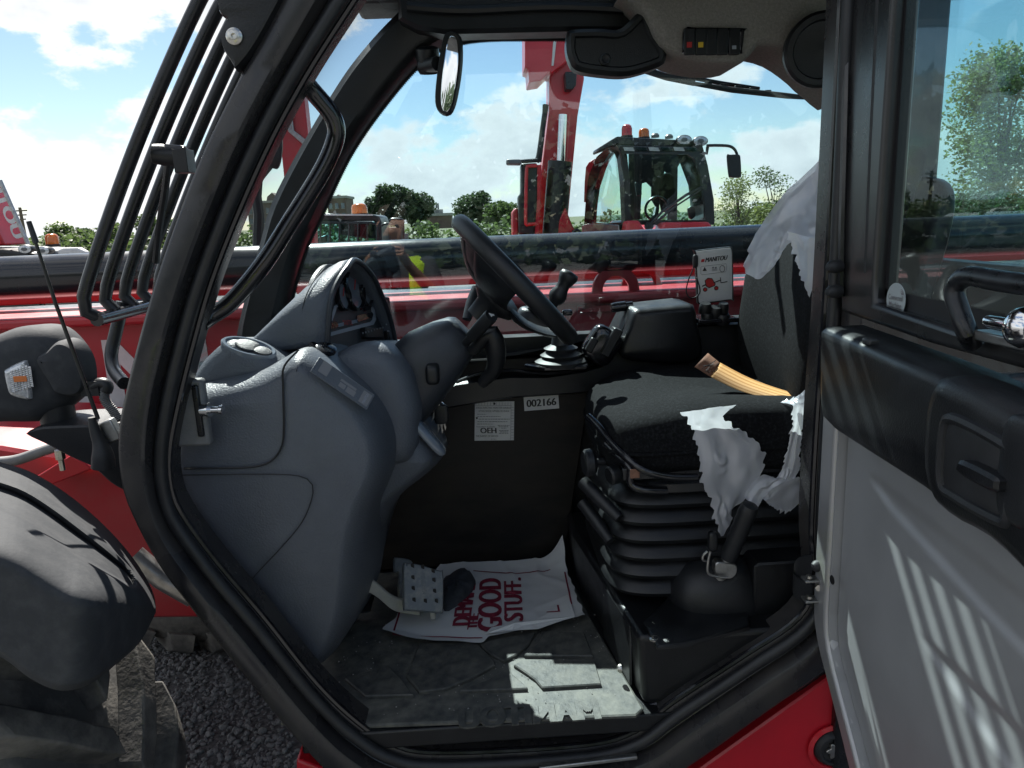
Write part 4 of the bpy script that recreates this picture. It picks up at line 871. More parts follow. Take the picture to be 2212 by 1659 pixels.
for q in ((1668, 1416), (1757, 1405)):
    b = B(); b.lathe([(.0062, 0), (.0062, .0006), (.0, .0006)], mp_(q), (0, -1, 0), 18); b.build('printed_wheel', M['ink'], MP, smooth=False)
    b = B(); b.lathe([(.0042, .0006), (.0042, .0011), (.0, .0011)], mp_(q), (0, -1, 0), 18); b.build('printed_hub', M['red_ink'], MP, smooth=False)
b = B(); b.tube([PY(mq(*q), Ym-.01) for q in ((1585, 1150), (1575, 1240), (1535, 1340), (1518, 1430), (1545, 1480), (1590, 1478), (1625, 1440), (1622, 1390), (1600, 1320))], .0018, 6, 40); b.build('hanging_cord', M['ink'], MP)
b = B(); b.superq(PY(mq(1590, 1190), Ym-.01), (.007, .006, .018), .5, .5); b.build('cord_clip', M['ink'], MP)
# ------------------------------------------------------------------ floor mat, paper, pedals
ZF = .800
FM = thing('floor_mat', 'dusty black rubber floor mat with raised arcs and lettering in the footwell', 'floor mat', (-.05, 1.6, ZF))
fm = [(-.46, 1.375), (-.40, 1.352), (.27, 1.325), (.29, 1.345), (.235, 1.70), (.20, 2.03), (-.42, 2.03), (-.47, 1.6)]
b = B(); b.slab([V(x, y, ZF-.003) for x, y in fm], (0, 0, 1), [(0, 0), (.005, 0), (.007, .004)]); b.build('mat_sheet', M['mat_rubber'], FM, smooth=False)
def raised(pts, h=.0065, nm='raised_pad'):
    b = B(); b.slab([V(p.x, p.y, ZF+.0035) for p in [PZ(q, ZF+.004) for q in pts]], (0, 0, 1), [(0, 0), (h, 0), (h+.002, .003)]); return b.build(nm, M['mat_raised'], FM, smooth=False)
raised([y2(*q) for q in ((1190, 990), (1240, 955), (1730, 965), (1775, 1118), (1380, 1142), (1330, 1085), (1260, 1035))])
raised([y2(*q) for q in ((960, 840), (1340, 765), (1290, 850), (1210, 920), (1125, 962), (1050, 925), (990, 880))])
raised([y2(*q) for q in ((560, 1170), (470, 1060), (560, 840), (940, 835), (1060, 960), (1065, 990), (900, 1080), (730, 1150))])
raised([y2(*q) for q in ((830, 1165), (1020, 1085), (1110, 1030), (1180, 1050), (1285, 1148))])
raised([y2(*q) for q in ((1380, 760), (1660, 770), (1720, 930), (1260, 925), (1340, 850))])
raised([y2(*q) for q in ((60, 1080), (350, 990), (420, 1060), (520, 1190), (200, 1200))])
ta, tb = PZ(y2(830, 1330), ZF+.006), PZ(y2(1750, 1270), ZF+.006)
text('raised_lettering', 'MANITOU', (ta+tb)/2, ta-tb, V(ta.y-tb.y, tb.x-ta.x, 0), (ta-tb).length, .062, M['mat_raised'], FM, ext=.03, bold=.004, shear=.0)
# small grit scattered on the mat
rg = random.Random(11); b = B()
for k in range(260):
    x, y = rg.uniform(-.42, .26), rg.uniform(1.37, 1.75); r = rg.uniform(.0006, .0022)
    b.add([(x+v.x*r, y+v.y*r, ZF+.006+r*.4+v.z*r*.7) for v in IV], IF)
tag(b.build('floor_grit', M['concrete'], smooth=False), 'pale grit crumbs scattered over the rubber floor mat', 'grit', kind='stuff')

# paper sheet
PS = thing('paper_floor_sheet', 'crumpled white paper floor sheet with maroon lettering lying on the rubber mat', 'paper sheet', (-.03, 1.8, ZF+.01))
pc = [PZ(q, ZF+.014) for q in (y2(312, 755), y2(700, 318), y2(1520, 285), y2(1665, 662))]
def pz(x, y):
    n = mnoise.noise((x*5, y*5, 1.3))*.007+mnoise.noise((x*14, y*14, 4.1))*.003+mnoise.noise((x*3+y*22, y*3, 8.))*.003+.004*(1-min(1, abs(mnoise.noise((x*9, y*7, 5.5)))*6))
    return ZF+.0205+n*.7
pbe = resamp([PZ(y2(*q), ZF+.016) for q in ((312, 755), (420, 795), (540, 822), (760, 830), (985, 830), (1022, 786), (1180, 765), (1350, 745), (1500, 705), (1665, 662))], 70)
def psheet(u, v):
    a = pbe[round(u*69)]; c = pc[1].lerp(pc[2], u); p = a.lerp(c, v)
    z = pz(p.x, p.y)
    k = max(0, (u-.80)/.2)*max(0, (v-.70)/.3); z += .060*k*k*1.2
    z += .006*max(0, v-.9)/.1
    e = .010*mnoise.noise((u*9, v*9, 2))
    dent = 0
    lift = .008*max(0, 1-v/.06)*(.5+.5*math.sin(u*9))
    return V(p.x+e, p.y+e*.6+dent, z+lift)
b = B(); b.grid(70, 50, psheet); b.build('sheet', M['paper'], PS, ang=80)
def conf(p, up=.0022): return V(p.x, p.y, pz(p.x, p.y)+up)
def ppt(q): return PZ(q, ZF+.018)
xr = (ppt(y2(1030, 410))-ppt(y2(1040, 750))).normalized(); 
def ptext(s, q0, q1, h, bold):
    a, c = ppt(q0), ppt(q1); d = c-a; n = V(-d.y, d.x, 0)
    t = text('printed_word', s, (a+c)/2, d, n, d.length, h, M['maroon'], PS, bold=bold, conform=lambda p: conf(p, .0026)); return t
def hgt(q0, q1): return (ppt(q0)-ppt(q1)).length
ptext('DEMAND', y2(838, 712), y2(885, 420), hgt(y2(780, 650), y2(905, 650))*.92, .0045)
ptext('THE', y2(910, 740), y2(925, 645), hgt(y2(880, 700), y2(950, 700))*.9, .003)
ptext('GOOD', y2(1030, 752), y2(1032, 402), hgt(y2(940, 600), y2(1110, 600))*.92, .0055)
ptext('STUFF.', y2(1190, 685), y2(1180, 398), hgt(y2(1118, 560), y2(1255, 560))*.9, .0045)
def pline(pts, nm='printed_border'):
    pp = [ppt(q) for q in pts]; pp = resamp(pp, 40); v = []; f = []
    for i, p in enumerate(pp):
        t = (pp[min(i+1, 39)]-pp[max(i-1, 0)]).normalized(); n = V(-t.y, t.x, 0)*.0022
        v += [conf(p+n, .0024), conf(p-n, .0024)]
        if i: f.append((2*i-2, 2*i-1, 2*i+1, 2*i))
    b = B(); b.add(v, f); b.build(nm, M['maroon'], PS, smooth=False)
pline([y2(430, 615), y2(385, 770)]); pline([y2(380, 780), y2(980, 798)]); pline([y2(920, 352), y2(1200, 365), y2(1400, 352), y2(1520, 318)])
pline([y2(1522, 318), y2(1575, 570)])
# turned-up corner
fl_ = [ppt(q) for q in (y2(1000, 782), y2(1040, 742), y2(1200, 735), y2(1370, 685), y2(1565, 570), y2(1600, 665), y2(1350, 745), y2(1180, 762))]
b = B(); b.prism([V(p.x, p.y, pz(p.x, p.y)+.006+.007*(i in (2, 3, 4))) for i, p in enumerate(fl_)], (0, 0, .0006)); b.build('folded_corner', M['paper'], PS, smooth=False)
b = B(); q0, q1, q2 = [ppt(q)+V(0, 0, .015) for q in (y2(1410, 655), y2(1500, 650), y2(1490, 605))]
b.prism([q0, q1, q2, q2+V(-.004, 0, 0), q1+V(-.005, .004, 0), q0+V(0, .003, 0)], (0, 0, .0005)); b.build('printed_border', M['maroon'], PS, smooth=False)

# dark cloth on the paper
RG = B(); rc = [PZ(q, ZF+.03) for q in (y2(715, 400), y2(770, 350), y2(860, 318), y2(930, 375), y2(905, 470), y2(790, 570), y2(718, 585))]
rc = cr(rc, 36, True); cc_ = sum(rc, V(0, 0, 0))/36
rings = []
for k, (s_, h_) in enumerate(((1, .016), (1, .022), (.85, .034), (.6, .042), (.3, .046), (.05, .045))):
    rings.append([cc_+(p-cc_)*s_+V(0, 0, (ZF+h_)-cc_.z+.012*mnoise.noise((p.x*40, p.y*40, k*.7))) for p in rc])
RG.loft(rings); tag(RG.build('crumpled_cloth', M['rag'], ang=50), 'crumpled dark grey cloth lying on the white paper beside the brake pedal', 'cloth')

# pedals
PD = node('brake_pedal', TH, PY((912, 1270), 1.72))
pq = [y2(*q) for q in ((450, 300), (480, 290), (560, 300), (690, 340), (716, 350), (716, 600), (700, 622), (560, 612), (465, 606), (452, 590), (448, 450))]
pn = V(.30, -.80, .52).normalized(); po = PY((912, 1270), 1.70)
b = B(); b.slab([PP(q, po, pn) for q in crp(pq, 60, True)], pn, [(-.014, .004), (-.010, 0), (.0, 0), (.005, .003), (.006, .010)]); b.build('pedal_plate', M['pedal'], PD)
for x, y in ((512, 310), (580, 318), (650, 345), (515, 388), (655, 405), (517, 460), (660, 478), (522, 538), (598, 545), (672, 545)):
    b = B(); c = PP(y2(x, y), po+pn*.0062, pn); b.superq(c, (.0042, .0015, .0072), .4, .5, None, 12, 8); b.build('pedal_slot', M['ink'], PD)
px_ = (PP(y2(600, 470), po, pn)-PP(y2(590, 350), po, pn)).normalized()
text('pedal_lettering', 'MANITOU', PP(y2(587, 425), po+pn*.0064, pn), -px_, pn.cross(-px_), .050, .011, M['pedal'], PD, ext=.1)
b = B(); a_ = [PY(y2(100, 390), 1.66), PY(y2(250, 450), 1.68), PY(y2(360, 540), 1.70), PY(y2(430, 570), 1.72), PY(y2(560, 590), 1.735)]
a_ = cr(a_, 20); rings = []
for i, p in enumerate(a_):
    w_ = .019; rings.append([p+V(0, -.006, w_), p+V(0, .006, w_), p+V(0, .006, -w_), p+V(0, -.006, -w_)])
b.loft(rings); b.build('pedal_arm', M['pedal_arm'], PD, bevel=.003)
P2 = node('throttle_pedal', TH, PY((875, 1230), 1.86)); po2 = PY((880, 1240), 1.86)
b = B(); b.slab([PP(q, po2, pn) for q in crp([y2(*q) for q in ((385, 265), (400, 252), (500, 270), (510, 330), (500, 600), (440, 620), (415, 480), (420, 360), (388, 350))], 50, True)], pn, [(-.01, 0), (0, 0), (.004, .004)]); b.build('pedal_plate', M['pedal'], P2)
b = B(); b.box(PY((935, 1328), 1.70), (.006, .006, .010)); b.build('pedal_stop', M['pedal_arm'], PD, bevel=.002)
b = B(); b.slab([PY(q, 1.80) for q in ((757, 1315), (760, 1440), (835, 1430), (860, 1370), (830, 1330))], (0, -1, 0), [(-.1, 0), (0, 0)]); b.build('footwell_bracket', M['black_metal'], TH, bevel=.006)
# silver end piece of the sill trim
b = B(); b.tube([PY(q, 1.375) for q in ((1310, 1568), (1345, 1545), (1395, 1530), (1420, 1520))], [.010, .018, .018, .012], 10, 12); b.build('sill_corner_trim', M['gloss_black'], TH)
b = B(); b.box(PY((1270, 1646), 1.30), (.10, .006, .004), Matrix.Rotation(R(-3.4), 3, 'Y')); b.build('sill_scuff_strip', M['steel'], TH, bevel=.002)

# ------------------------------------------------------------------ seat plinth
PL = node('seat_plinth', TH, (.6, 1.7, .9))
ft = [(.285, 1.365, .955), (.215, 1.90, .955), (.215, 2.04, .955), (1.18, 2.04, .955), (1.18, 1.365, .955)]
b = B(); top = [V(*p) for p in ft]; bot = [V(p[0]+.01, p[1], .797) for p in ft]; b.loft([bot, top]); b.build('plinth_box', M['trim'], PL, bevel=.012, seg=3)
b = B(); b.box(V(.268, 1.52, .875), (.004, .10, .072), Matrix.Rotation(R(7.4), 3, 'Z')); b.build('plinth_cover', M['trim'], PL, bevel=.004)
for y, z in ((1.44, .835), (1.61, .92)):
    b = B(); b.lathe([(.010, 0), (.010, .004), (.006, .009), (0, .010)], (.262+.0*y, y, z), (-1, 0, 0), 14); b.build('plinth_bolt', M['zinc'], PL)
b = B(); b.lathe([(.011, 0), (.011, .003), (.007, .005), (.007, .002), (0, .002)], PZ((1414, 1381), .964), (0, 0, 1), 16); b.build('deck_bolt', M['zinc'], PL)
b = B(); b.slab([PZ(q, .958) for q in ((1390, 1350), (1420, 1405), (1480, 1400), (1620, 1360), (1600, 1250), (1440, 1300))], (0, 0, 1), [(0, 0), (.006, 0), (.010, .006)]); b.build('deck_plate', M['trim'], PL, ang=50)
b = B(); b.superq(PY((1548, 1300), 1.50), (.105, .09, .115), .7, .8, Matrix.Rotation(R(-14), 3, 'Y'), 40, 24); b.build('handbrake_cover', M['trim_soft'], PL)
b = B(); b.slab([PY(q, 1.42) for q in ((1630, 1225), (1640, 1218), (1760, 1210), (1760, 1300), (1640, 1385), (1628, 1370))], (0, -1, 0), [(-.6, 0), (-.004, 0), (0, .004)]); b.build('side_box', M['trim'], PL, ang=30)
b = B(); b.lathe([(.0055, 0), (.0055, .003), (.003, .004), (.003, .001), (0, .001)], PY((1612, 1322), 1.45), (0, -1, 0), 14); b.build('cover_rivet', M['zinc'], PL)
HB = node('handbrake', TH, PY((1580, 1180), 1.43))
g0, g1 = PY((1573, 1205), 1.43), PY((1618, 1098), 1.40); d_ = g1-g0
b = B(); b.tube([g0+d_*k/12 for k in range(13)]+[g1+d_*.06, g1+d_*.09], [.017, .018, .0185, .0185, .018, .0195, .018, .0195, .018, .0195, .0185, .0195, .0185, .016, .006], 16); b.build('handbrake_grip', M['trim_soft'], HB)
b = B(); b.tube([g0+d_*.05, g0-d_*.35, g0-d_*.7], [.012, .014, .016], 12); b.build('handbrake_lever', M['steel'], HB)
b = B(); b.slab([PY(q, 1.42) for q in crp([z7(*q) for q in ((1190, 850), (1230, 845), (1310, 855), (1335, 880), (1325, 930), (1280, 960), (1200, 940), (1180, 900))], 30, True)], (0, -1, 0), [(-.02, 0), (0, 0), (.002, .002)]); b.build('handbrake_bracket', M['steel'], HB)
b = B(); b.tube([PY(z7(*q), 1.41) for q in ((1150, 770), (1135, 830), (1130, 900), (1145, 930), (1200, 945), (1270, 952))], .0028, 8, 24); b.tube([PY(z7(*q), 1.42) for q in ((1130, 770), (1100, 800), (1100, 830), (1125, 838))], .0028, 8, 14); b.build('release_wire', M['steel'], HB)
b = B(); b.superq(PY(z7(1165, 700), 1.43), (.010, .010, .022), .5, .6); b.build('release_button', M['trim'], HB)

# ------------------------------------------------------------------ seat
SE = node('seat', TH, (.55, 1.73, 1.2))
def cush(p):
    t = (p.x+.26)/.52
    z = p.z + .030*max(0, abs(p.y)/.25-.45)*(1 if p.z > 0 else 0)*min(1, t*1.6)
    z -= .030*max(0, .35-t)/.35
    if p.z > 0: z -= .012*max(0, 1-(p.y/.14)**2)*min(1, t*2)
    return V(p.x, p.y*(1-.08*max(0, .3-t)), z)
b = B(); b.superq((.515, 1.735, 1.318), (.265, .255, .078), .42, .42, Matrix.Rotation(R(3), 3, 'Y'), 56, 28, cush); b.build('seat_cushion', M['fabric'], SE, ang=80)
b = B(); rr = []
for k in range(48):
    a = 2*math.pi*k/48; c, s = math.cos(a), math.sin(a); rr.append(V(.512+.264*math.copysign(abs(c)**.42, c), 1.735+.256*math.copysign(abs(s)**.42, s), 1.306+.01*c))
b.tube(rr, .004, 6, closed=True); b.build('cushion_piping', M['fabric'], SE)
def back(p):
    t = p.z/.36
    return V(p.x*(1-.12*t)+.10*t*t-.035*(abs(p.y)/.25)**2, p.y*(1-.42*max(0, t)**1.6)*(1-.10*max(0, -t)), p.z)
b = B(); b.superq((.785, 1.735, 1.605), (.085, .245, .35), .45, .5, Matrix.Rotation(R(13), 3, 'Y'), 48, 32, back); b.build('backrest', M['fabric'], SE, ang=80)
b = B(); b.superq((.865, 1.72, 1.885), (.055, .14, .10), .6, .6, Matrix.Rotation(R(13), 3, 'Y'), 32, 20); b.build('headrest', M['fabric'], SE, ang=80)
b = B(); b.superq((.925, 1.735, 1.58), (.03, .20, .28), .4, .4, Matrix.Rotation(R(13), 3, 'Y')); b.build('backrest_shell', M['trim'], SE)
# suspension bellows
def rrect(cx, cy, hx, hy, z, n=44, e=.35):
    o = []
    for k in range(n):
        a = 2*math.pi*k/n; c, s = math.cos(a), math.sin(a); o.append(V(cx+hx*math.copysign(abs(c)**e, c), cy+hy*math.copysign(abs(s)**e, s), z))
    return o
b = B(); rings = []; zs = 1.205; nfold = 6
for k in range(nfold*4+1):
    u = k/(nfold*4); fz = zs-(zs-.965)*u; ph = k % 4
    bul = (.0, .020, .024, .018)[ph]*(1 if k < nfold*4 else 0)
    hx = .235+.01*u+bul; hy = .215+.02*u+bul; rings.append(rrect(.515-.0*u, 1.735, hx, hy, fz+(.006 if ph == 0 else 0)))
b.loft(rings); b.build('suspension_bellows', M['trim'], SE, ang=32)
b = B(); b.loft([rrect(.52, 1.735, .225, .235, 1.208), rrect(.52, 1.735, .235, .245, 1.214), rrect(.52, 1.735, .235, .245, 1.232), rrect(.52, 1.735, .225, .235, 1.240)]); b.build('seat_pan', M['black_metal'], SE)
for y in (1.515, 1.955):
    b = B(); b.box((.52, y, 1.255), (.24, .012, .014)); b.build('slide_rail', M['black_metal'], SE, bevel=.003)
b = B(); b.tube([PY(q, yy) for q, yy in ((z6(305, 1108), 1.62), (z6(380, 1180), 1.585), (z6(470, 1290), 1.545), (z6(580, 1400), 1.50), (z6(690, 1480), 1.475), (z6(860, 1525), 1.47), (z6(1060, 1530), 1.47))], .0085, 10, 40); b.build('slide_bar', M['gloss_black'], SE)
b = B(); b.tube([PY(q, yy) for q, yy in ((z6(430, 1300), 1.57), (z6(520, 1390), 1.53), (z6(600, 1470), 1.50), (z7(600, 300), 1.50), (z7(690, 345), 1.49), (z7(850, 352), 1.49))], .009, 10, 30); b.build('tilt_bar', M['gloss_black'], SE)
b = B(); b.lathe([(.008, -.05), (.008, 0), (.024, .0), (.031, .008), (.031, .020), (.026, .025), (.0, .026)], PY(z6(350, 1425), 1.58), (-1, -.15, .0), 28); b.build('weight_knob', M['trim_soft'], SE, ang=40)
b = B(); b.lathe([(.007, -.04), (.007, 0), (.016, 0), (.021, .006), (.021, .022), (.017, .026), (0, .026)], PY(z6(520, 1500), 1.52), (-1, -.35, -.1), 22); b.build('height_knob', M['trim'], SE, ang=40)
b = B(); b.box(PY(z7(628, 232), 1.478), (.010, .002, .010)); b.build('scale_window', M['belt_end'], SE, bevel=.001)
b = B(); b.tube([PY(z7(270, 290), 1.60), PY(z7(380, 400), 1.56), PY(z7(520, 540), 1.52)], [.016, .016, .012], 12); b.build('tilt_lever', M['trim_soft'], SE)
b = B(); b.tube([PY(z7(265, 430), 1.62), PY(z7(370, 570), 1.58), PY(z7(460, 700), 1.54)], [.015, .015, .011], 12); b.build('tilt_lever', M['trim_soft'], SE)
# seat belt lying on the cushion
def ribbon(up, lo, n, name, m, par, y0, y1):
    U = crp(up, n); L = crp(lo, n); b = B()
    v = []
    for i in range(n):
        y = y0+(y1-y0)*i/(n-1); v.append((PY(U[i], y), PY(L[i], y-.045)))
    vs = [p for a in v for p in a]; f = [(2*i, 2*i+1, 2*i+3, 2*i+2) for i in range(n-1)]
    b.add(vs, f); o = b.build(name, m, par, solid=.002, ang=80)
    uv = o.data.uv_layers.new(name='UVMap')
    for lp_ in o.data.loops:
        vi = lp_.vertex_index; uv.data[lp_.index].uv = ((vi//2)/n, vi % 2)
    return o
BT = node('seat_belt', TH, PY((1600, 820), 1.66))
ribbon([z6(1215, 738), z6(1400, 835), z6(1580, 905), z6(1790, 968)], [z6(1150, 832), z6(1330, 920), z6(1500, 975), z6(1640, 1012)], 24, 'belt_webbing', M['belt'], BT, 1.72, 1.60)
ribbon([z6(1132, 672), z6(1218, 742)], [z6(1043, 765), z6(1150, 834)], 6, 'belt_end_patch', M['belt_end'], BT, 1.7225, 1.7185)
b = B(); b.tube([PY(z6(*q), 1.672) for q in ((1090, 780), (1190, 720), (1120, 790), (1210, 745), (1100, 760), (1180, 760))], .0008, 5); b.tube([PY(z6(*q), 1.672) for q in ((1115, 800), (1130, 792), (1140, 806), (1155, 792), (1165, 803), (1180, 785), (1192, 795), (1205, 775))], .0008, 5); b.build('belt_stitching', M['ink'], BT)

# torn protective film
def film(name, A, Bq, ya, yb, label, nu=60, nv=52, amp=.007, seed=0, par=None, jag=.006):
    A = crp(A, nu); Bq = crp(Bq, nu); rj = random.Random(seed)
    yaf = ya if callable(ya) else (lambda u: ya[0]+(ya[1]-ya[0])*u); ybf = yb if callable(yb) else (lambda u: yb[0]+(yb[1]-yb[0])*u)
    jg = [jag*1.6*mnoise.noise((i*.35, seed, 0)) for i in range(nu+1)]
    def fn_(u, v):
        i = round(u*(nu-1)); a = PY(A[i], yaf(u)); c = PY(Bq[i], ybf(u)); p = a.lerp(c, v)
        k = amp*(1.3*mnoise.noise((p.x*16+seed, p.z*8, v*2))+.22*mnoise.noise((p.x*60+seed, p.z*40, 1.7+v*6)))
        w1 = mnoise.noise((p.x*13+seed, p.y*3, p.z*9)); w2 = mnoise.noise((p.x*30+p.z*9, seed, p.z*22)); k += amp*1.1*(1-min(1, abs(w1)*4))+amp*.5*(1-min(1, abs(w2)*4))
        k *= .2+.8*math.sin(math.pi*v)*min(1, 6*min(u, 1-u)+.1)
        fold = amp*.5*math.sin(v*9+u*4+seed)*math.sin(math.pi*min(1, v*1.2))
        e = jg[i]*(abs(v-.5)*2)**6
        return p+V(e, -abs(k)*1.0+fold*.5+k, k*.5+e)
    b = B(); b.grid(nu, nv, fn_)
    return b.build(name, M['film'], par, ang=70)
F1 = thing('torn_plastic_cover', 'torn white plastic cover draped over the top of the seat backrest', 'plastic cover', PY((1720, 480), 1.6))
film('cover_sleeve', [(1815, 300), (1745, 372), (1698, 414), (1650, 478), (1618, 535), (1606, 590)], [(1820, 530), (1770, 545), (1722, 525), (1700, 530), (1672, 575), (1640, 606)], (1.60, 1.66), (1.55, 1.60), '', par=F1, seed=1, amp=.009)
film('cover_hanging_strip', [(1700, 500), (1718, 560), (1735, 610), (1750, 650), (1768, 700)], [(1800, 525), (1796, 580), (1790, 620), (1785, 670), (1776, 704)], (1.56, 1.54), (1.53, 1.52), '', par=F1, seed=4, amp=.006)
F2 = thing('torn_plastic_sheet', 'torn translucent plastic sheet hanging off the near side of the seat cushion', 'plastic sheet', PY((1600, 1000), 1.47))
film('sheet_flap', [z6(940, 1080), z6(1010, 1160), z6(1050, 1300), z6(1075, 1400), z6(1090, 1560), z7(1150, 420), z7(1200, 620), z7(1245, 658)], [z6(1330, 1030), z6(1240, 1120), z6(1370, 1210), z6(1490, 1310), z6(1520, 1460), z7(1390, 410), z7(1300, 470), z7(1310, 530)], (1.475, 1.455), (1.47, 1.46), '', nu=72, par=F2, seed=2, amp=.008)
film('sheet_loop', [z6(1720, 1035), z6(1715, 1150), z6(1700, 1250), z6(1660, 1420), z6(1610, 1530), z7(1520, 240), z7(1440, 300), z7(1380, 400)], [z6(1810, 1010), z6(1800, 1150), z6(1770, 1330), z6(1775, 1430), z6(1740, 1530), z7(1690, 280), z7(1560, 350), z7(1480, 465)], (1.465, 1.45), (1.46, 1.44), '', nu=72, par=F2, seed=3, amp=.006)
film('sheet_tail', [z7(1500, 390), z7(1580, 300), z7(1680, 270), z7(1770, 255)], [z7(1560, 455), z7(1680, 498), z7(1770, 430), z7(1840, 350)], (1.445, 1.45), (1.44, 1.45), '', par=F2, seed=7, amp=.006)
film('sheet_corner', [z6(1630, 1010), z6(1720, 985), z6(1800, 930), z6(1880, 820)], [z6(1720, 1030), z6(1810, 1075), z6(1870, 1140), z6(1900, 1150)], (1.52, 1.46), (1.475, 1.45), '', par=F2, seed=9, amp=.006)
film('sheet_strip', [z6(1800, 1140), z6(1825, 1190), z6(1860, 1260)], [z6(1780, 1250), z6(1800, 1320), z6(1830, 1345)], (1.465, 1.46), (1.46, 1.46), '', par=F2, seed=12, amp=.004, jag=.012)
# ------------------------------------------------------------------ open door, standing at right angles to the cab
DO = node('door', TH, (.65, 1.28, 1.3))
XD = .64
def yz(q, X=XD): p = PX(q, X); return (p.y, p.z)
# window frame: L-shaped bar round the pane
fr_o = [(1.262, 2.36), yz((1831, 0)), yz((1813, 598)), yz((1815, 674)), yz((2006, 742)), (.30, yz((2212, 803))[1]), (.30, yz((2212, 756))[1]), yz((2081, 719)), yz((1886, 656)), yz((1888, 600)), yz((1928, 0)), (1.165, 2.36)]
b = B(); b.prism([V(XD, y, z) for y, z in fr_o], (.045, 0, 0)); b.build('window_frame', M['black_paint'], DO, bevel=.008, seg=3)
b = B(); b.tube([V(XD-.004, y, z) for y, z in (yz((1838, -60)), yz((1832, 200)), yz((1824, 500)), yz((1822, 640)))], .007, 8); b.build('frame_bead', M['gloss_black'], DO)
b = B(); b.tube([V(XD+.004, y, z) for y, z in (yz((1898, -60)), yz((1880, 300)), yz((1868, 590)))], .006, 8); b.build('frame_bead', M['seal'], DO)
pane = [(1.175, 2.36), yz((1924, 0)), yz((1884, 600)), yz((1882, 664)), (.30, 1.585), (.30, 2.36)]
b = B(); b.add([V(XD+.022, y, z) for y, z in pane], [tuple(range(6))]); b.build('window_pane', M['glass_teal'], DO, smooth=False)
# toothed printed border along the pane
e1 = resamp([V(XD+.019, *yz((1926, -60))), V(XD+.019, *yz((1884, 640)))], 360); b = B(); v = []; f = []
for i, p in enumerate(e1):
    v += [p+V(0, .01, 0), p+V(0, -.0155 if i % 2 else -.0115, 0)]
    if i: f.append((2*i-2, 2*i-1, 2*i+1, 2*i))
b.add(v, f)
e2 = resamp([V(XD+.019, *yz((1884, 652))), V(XD+.019, .30, yz((2212, 756))[1])], 480); v = []; f = []
for i, p in enumerate(e2):
    v += [p+V(0, 0, -.01), p+V(0, 0, .0225 if i % 2 else .0185)]
    if i: f.append((2*i-2, 2*i-1, 2*i+1, 2*i))
b.add(v, f); b.build('printed_pane_border', M['ink'], DO, smooth=False)
# round sticker on the glass
sc = V(XD+.016, *yz((1936, 648), XD+.016)); b = B(); b.lathe([(.027, 0), (.027, .001), (0, .001)], sc, (-1, 0, 0), 36); stc = b.build('round_sticker', mat('pale_film_sticker', (.40, .45, .46), .5), DO, smooth=False)
for s_, dz, h_ in (('Connected', .004, .0085), ('Machine', -.008, .0095)):
    text('sticker_text', s_, sc+V(-.0016, 0, dz), (0, -1, 0), (0, 0, 1), .040 if dz > 0 else .036, h_, M['grey_ink'], stc, bold=.0003)
for k in range(3):
    b = B(); r_ = .003+k*.0025; b.tube([sc+V(-.0016, -.014-r_*math.cos(a), .010+r_*math.sin(a)) for a in [math.pi*.5*j/6 for j in range(7)]], .0006, 4); b.build('sticker_waves', M['grey_ink'], stc, smooth=False)
# armrest moulding
ar = [yz(q, .58) for q in ((1772, 706), (2009, 800), (2190, 884))]+[(.30, 1.53), (.30, 1.36)]+[yz(q, .58) for q in ((2212, 1232), (1984, 1056), (1800, 935), (1772, 905), (1766, 860))]
b = B(); b.slab([V(.655, y, z) for y, z in ar], (-1, 0, 0), [(0, 0), (.055, 0), (.066, .003), (.073, .009), (.076, .018)]); b.build('armrest_moulding', M['trim'], DO, ang=60)
bz = [yz(q, .55) for q in ((2015, 815), (2060, 822), (2190, 890))]+[(.34, 1.50), (.34, 1.28)]+[yz(q, .55) for q in ((2200, 1240), (2060, 1130), (2010, 1090), (1985, 1010), (1990, 880))]
b = B(); b.slab([V(.60, p.x, p.y) for p in cr([V(y, z, 0) for y, z in bz], 60, True)], (-1, 0, 0), [(0, 0), (.030, 0), (.042, .004), (.050, .014), (.052, .026)]); b.build('latch_moulding', M['trim'], DO, ang=60)
rc_ = [yz(q, .548) for q in ((2040, 930), (2062, 905), (2170, 960), (2185, 985), (2178, 1110), (2160, 1125), (2060, 1070), (2035, 1040))]
b = B(); b.tube([V(.549, p.x, p.y) for p in cr([V(y, z, 0) for y, z in rc_], 50, True)], .0075, 8, closed=True); lm = b.build('latch_recess_rim', M['trim_soft'], DO)
b = B(); b.slab([V(.5485, p.x, p.y) for p in cr([V(y, z, 0) for y, z in rc_], 50, True)], (-1, 0, 0), [(0, 0), (.002, .004)]); b.build('latch_recess', M['rubber'], DO)
pd = [yz(q, .54) for q in ((2082, 1000), (2095, 995), (2165, 1030), (2170, 1045), (2160, 1062), (2085, 1022))]
b = B(); b.slab([V(.55, p.x, p.y) for p in cr([V(y, z, 0) for y, z in pd], 36, True)], (-1, 0, 0), [(0, 0), (.016, 0), (.020, .004)]); b.build('latch_paddle', M['trim'], DO)
b = B(); b.superq(V(.555, *yz((2215, 1020), .555)), (.014, .030, .06), .5, .6); b.build('latch_knob', M['trim_soft'], DO)
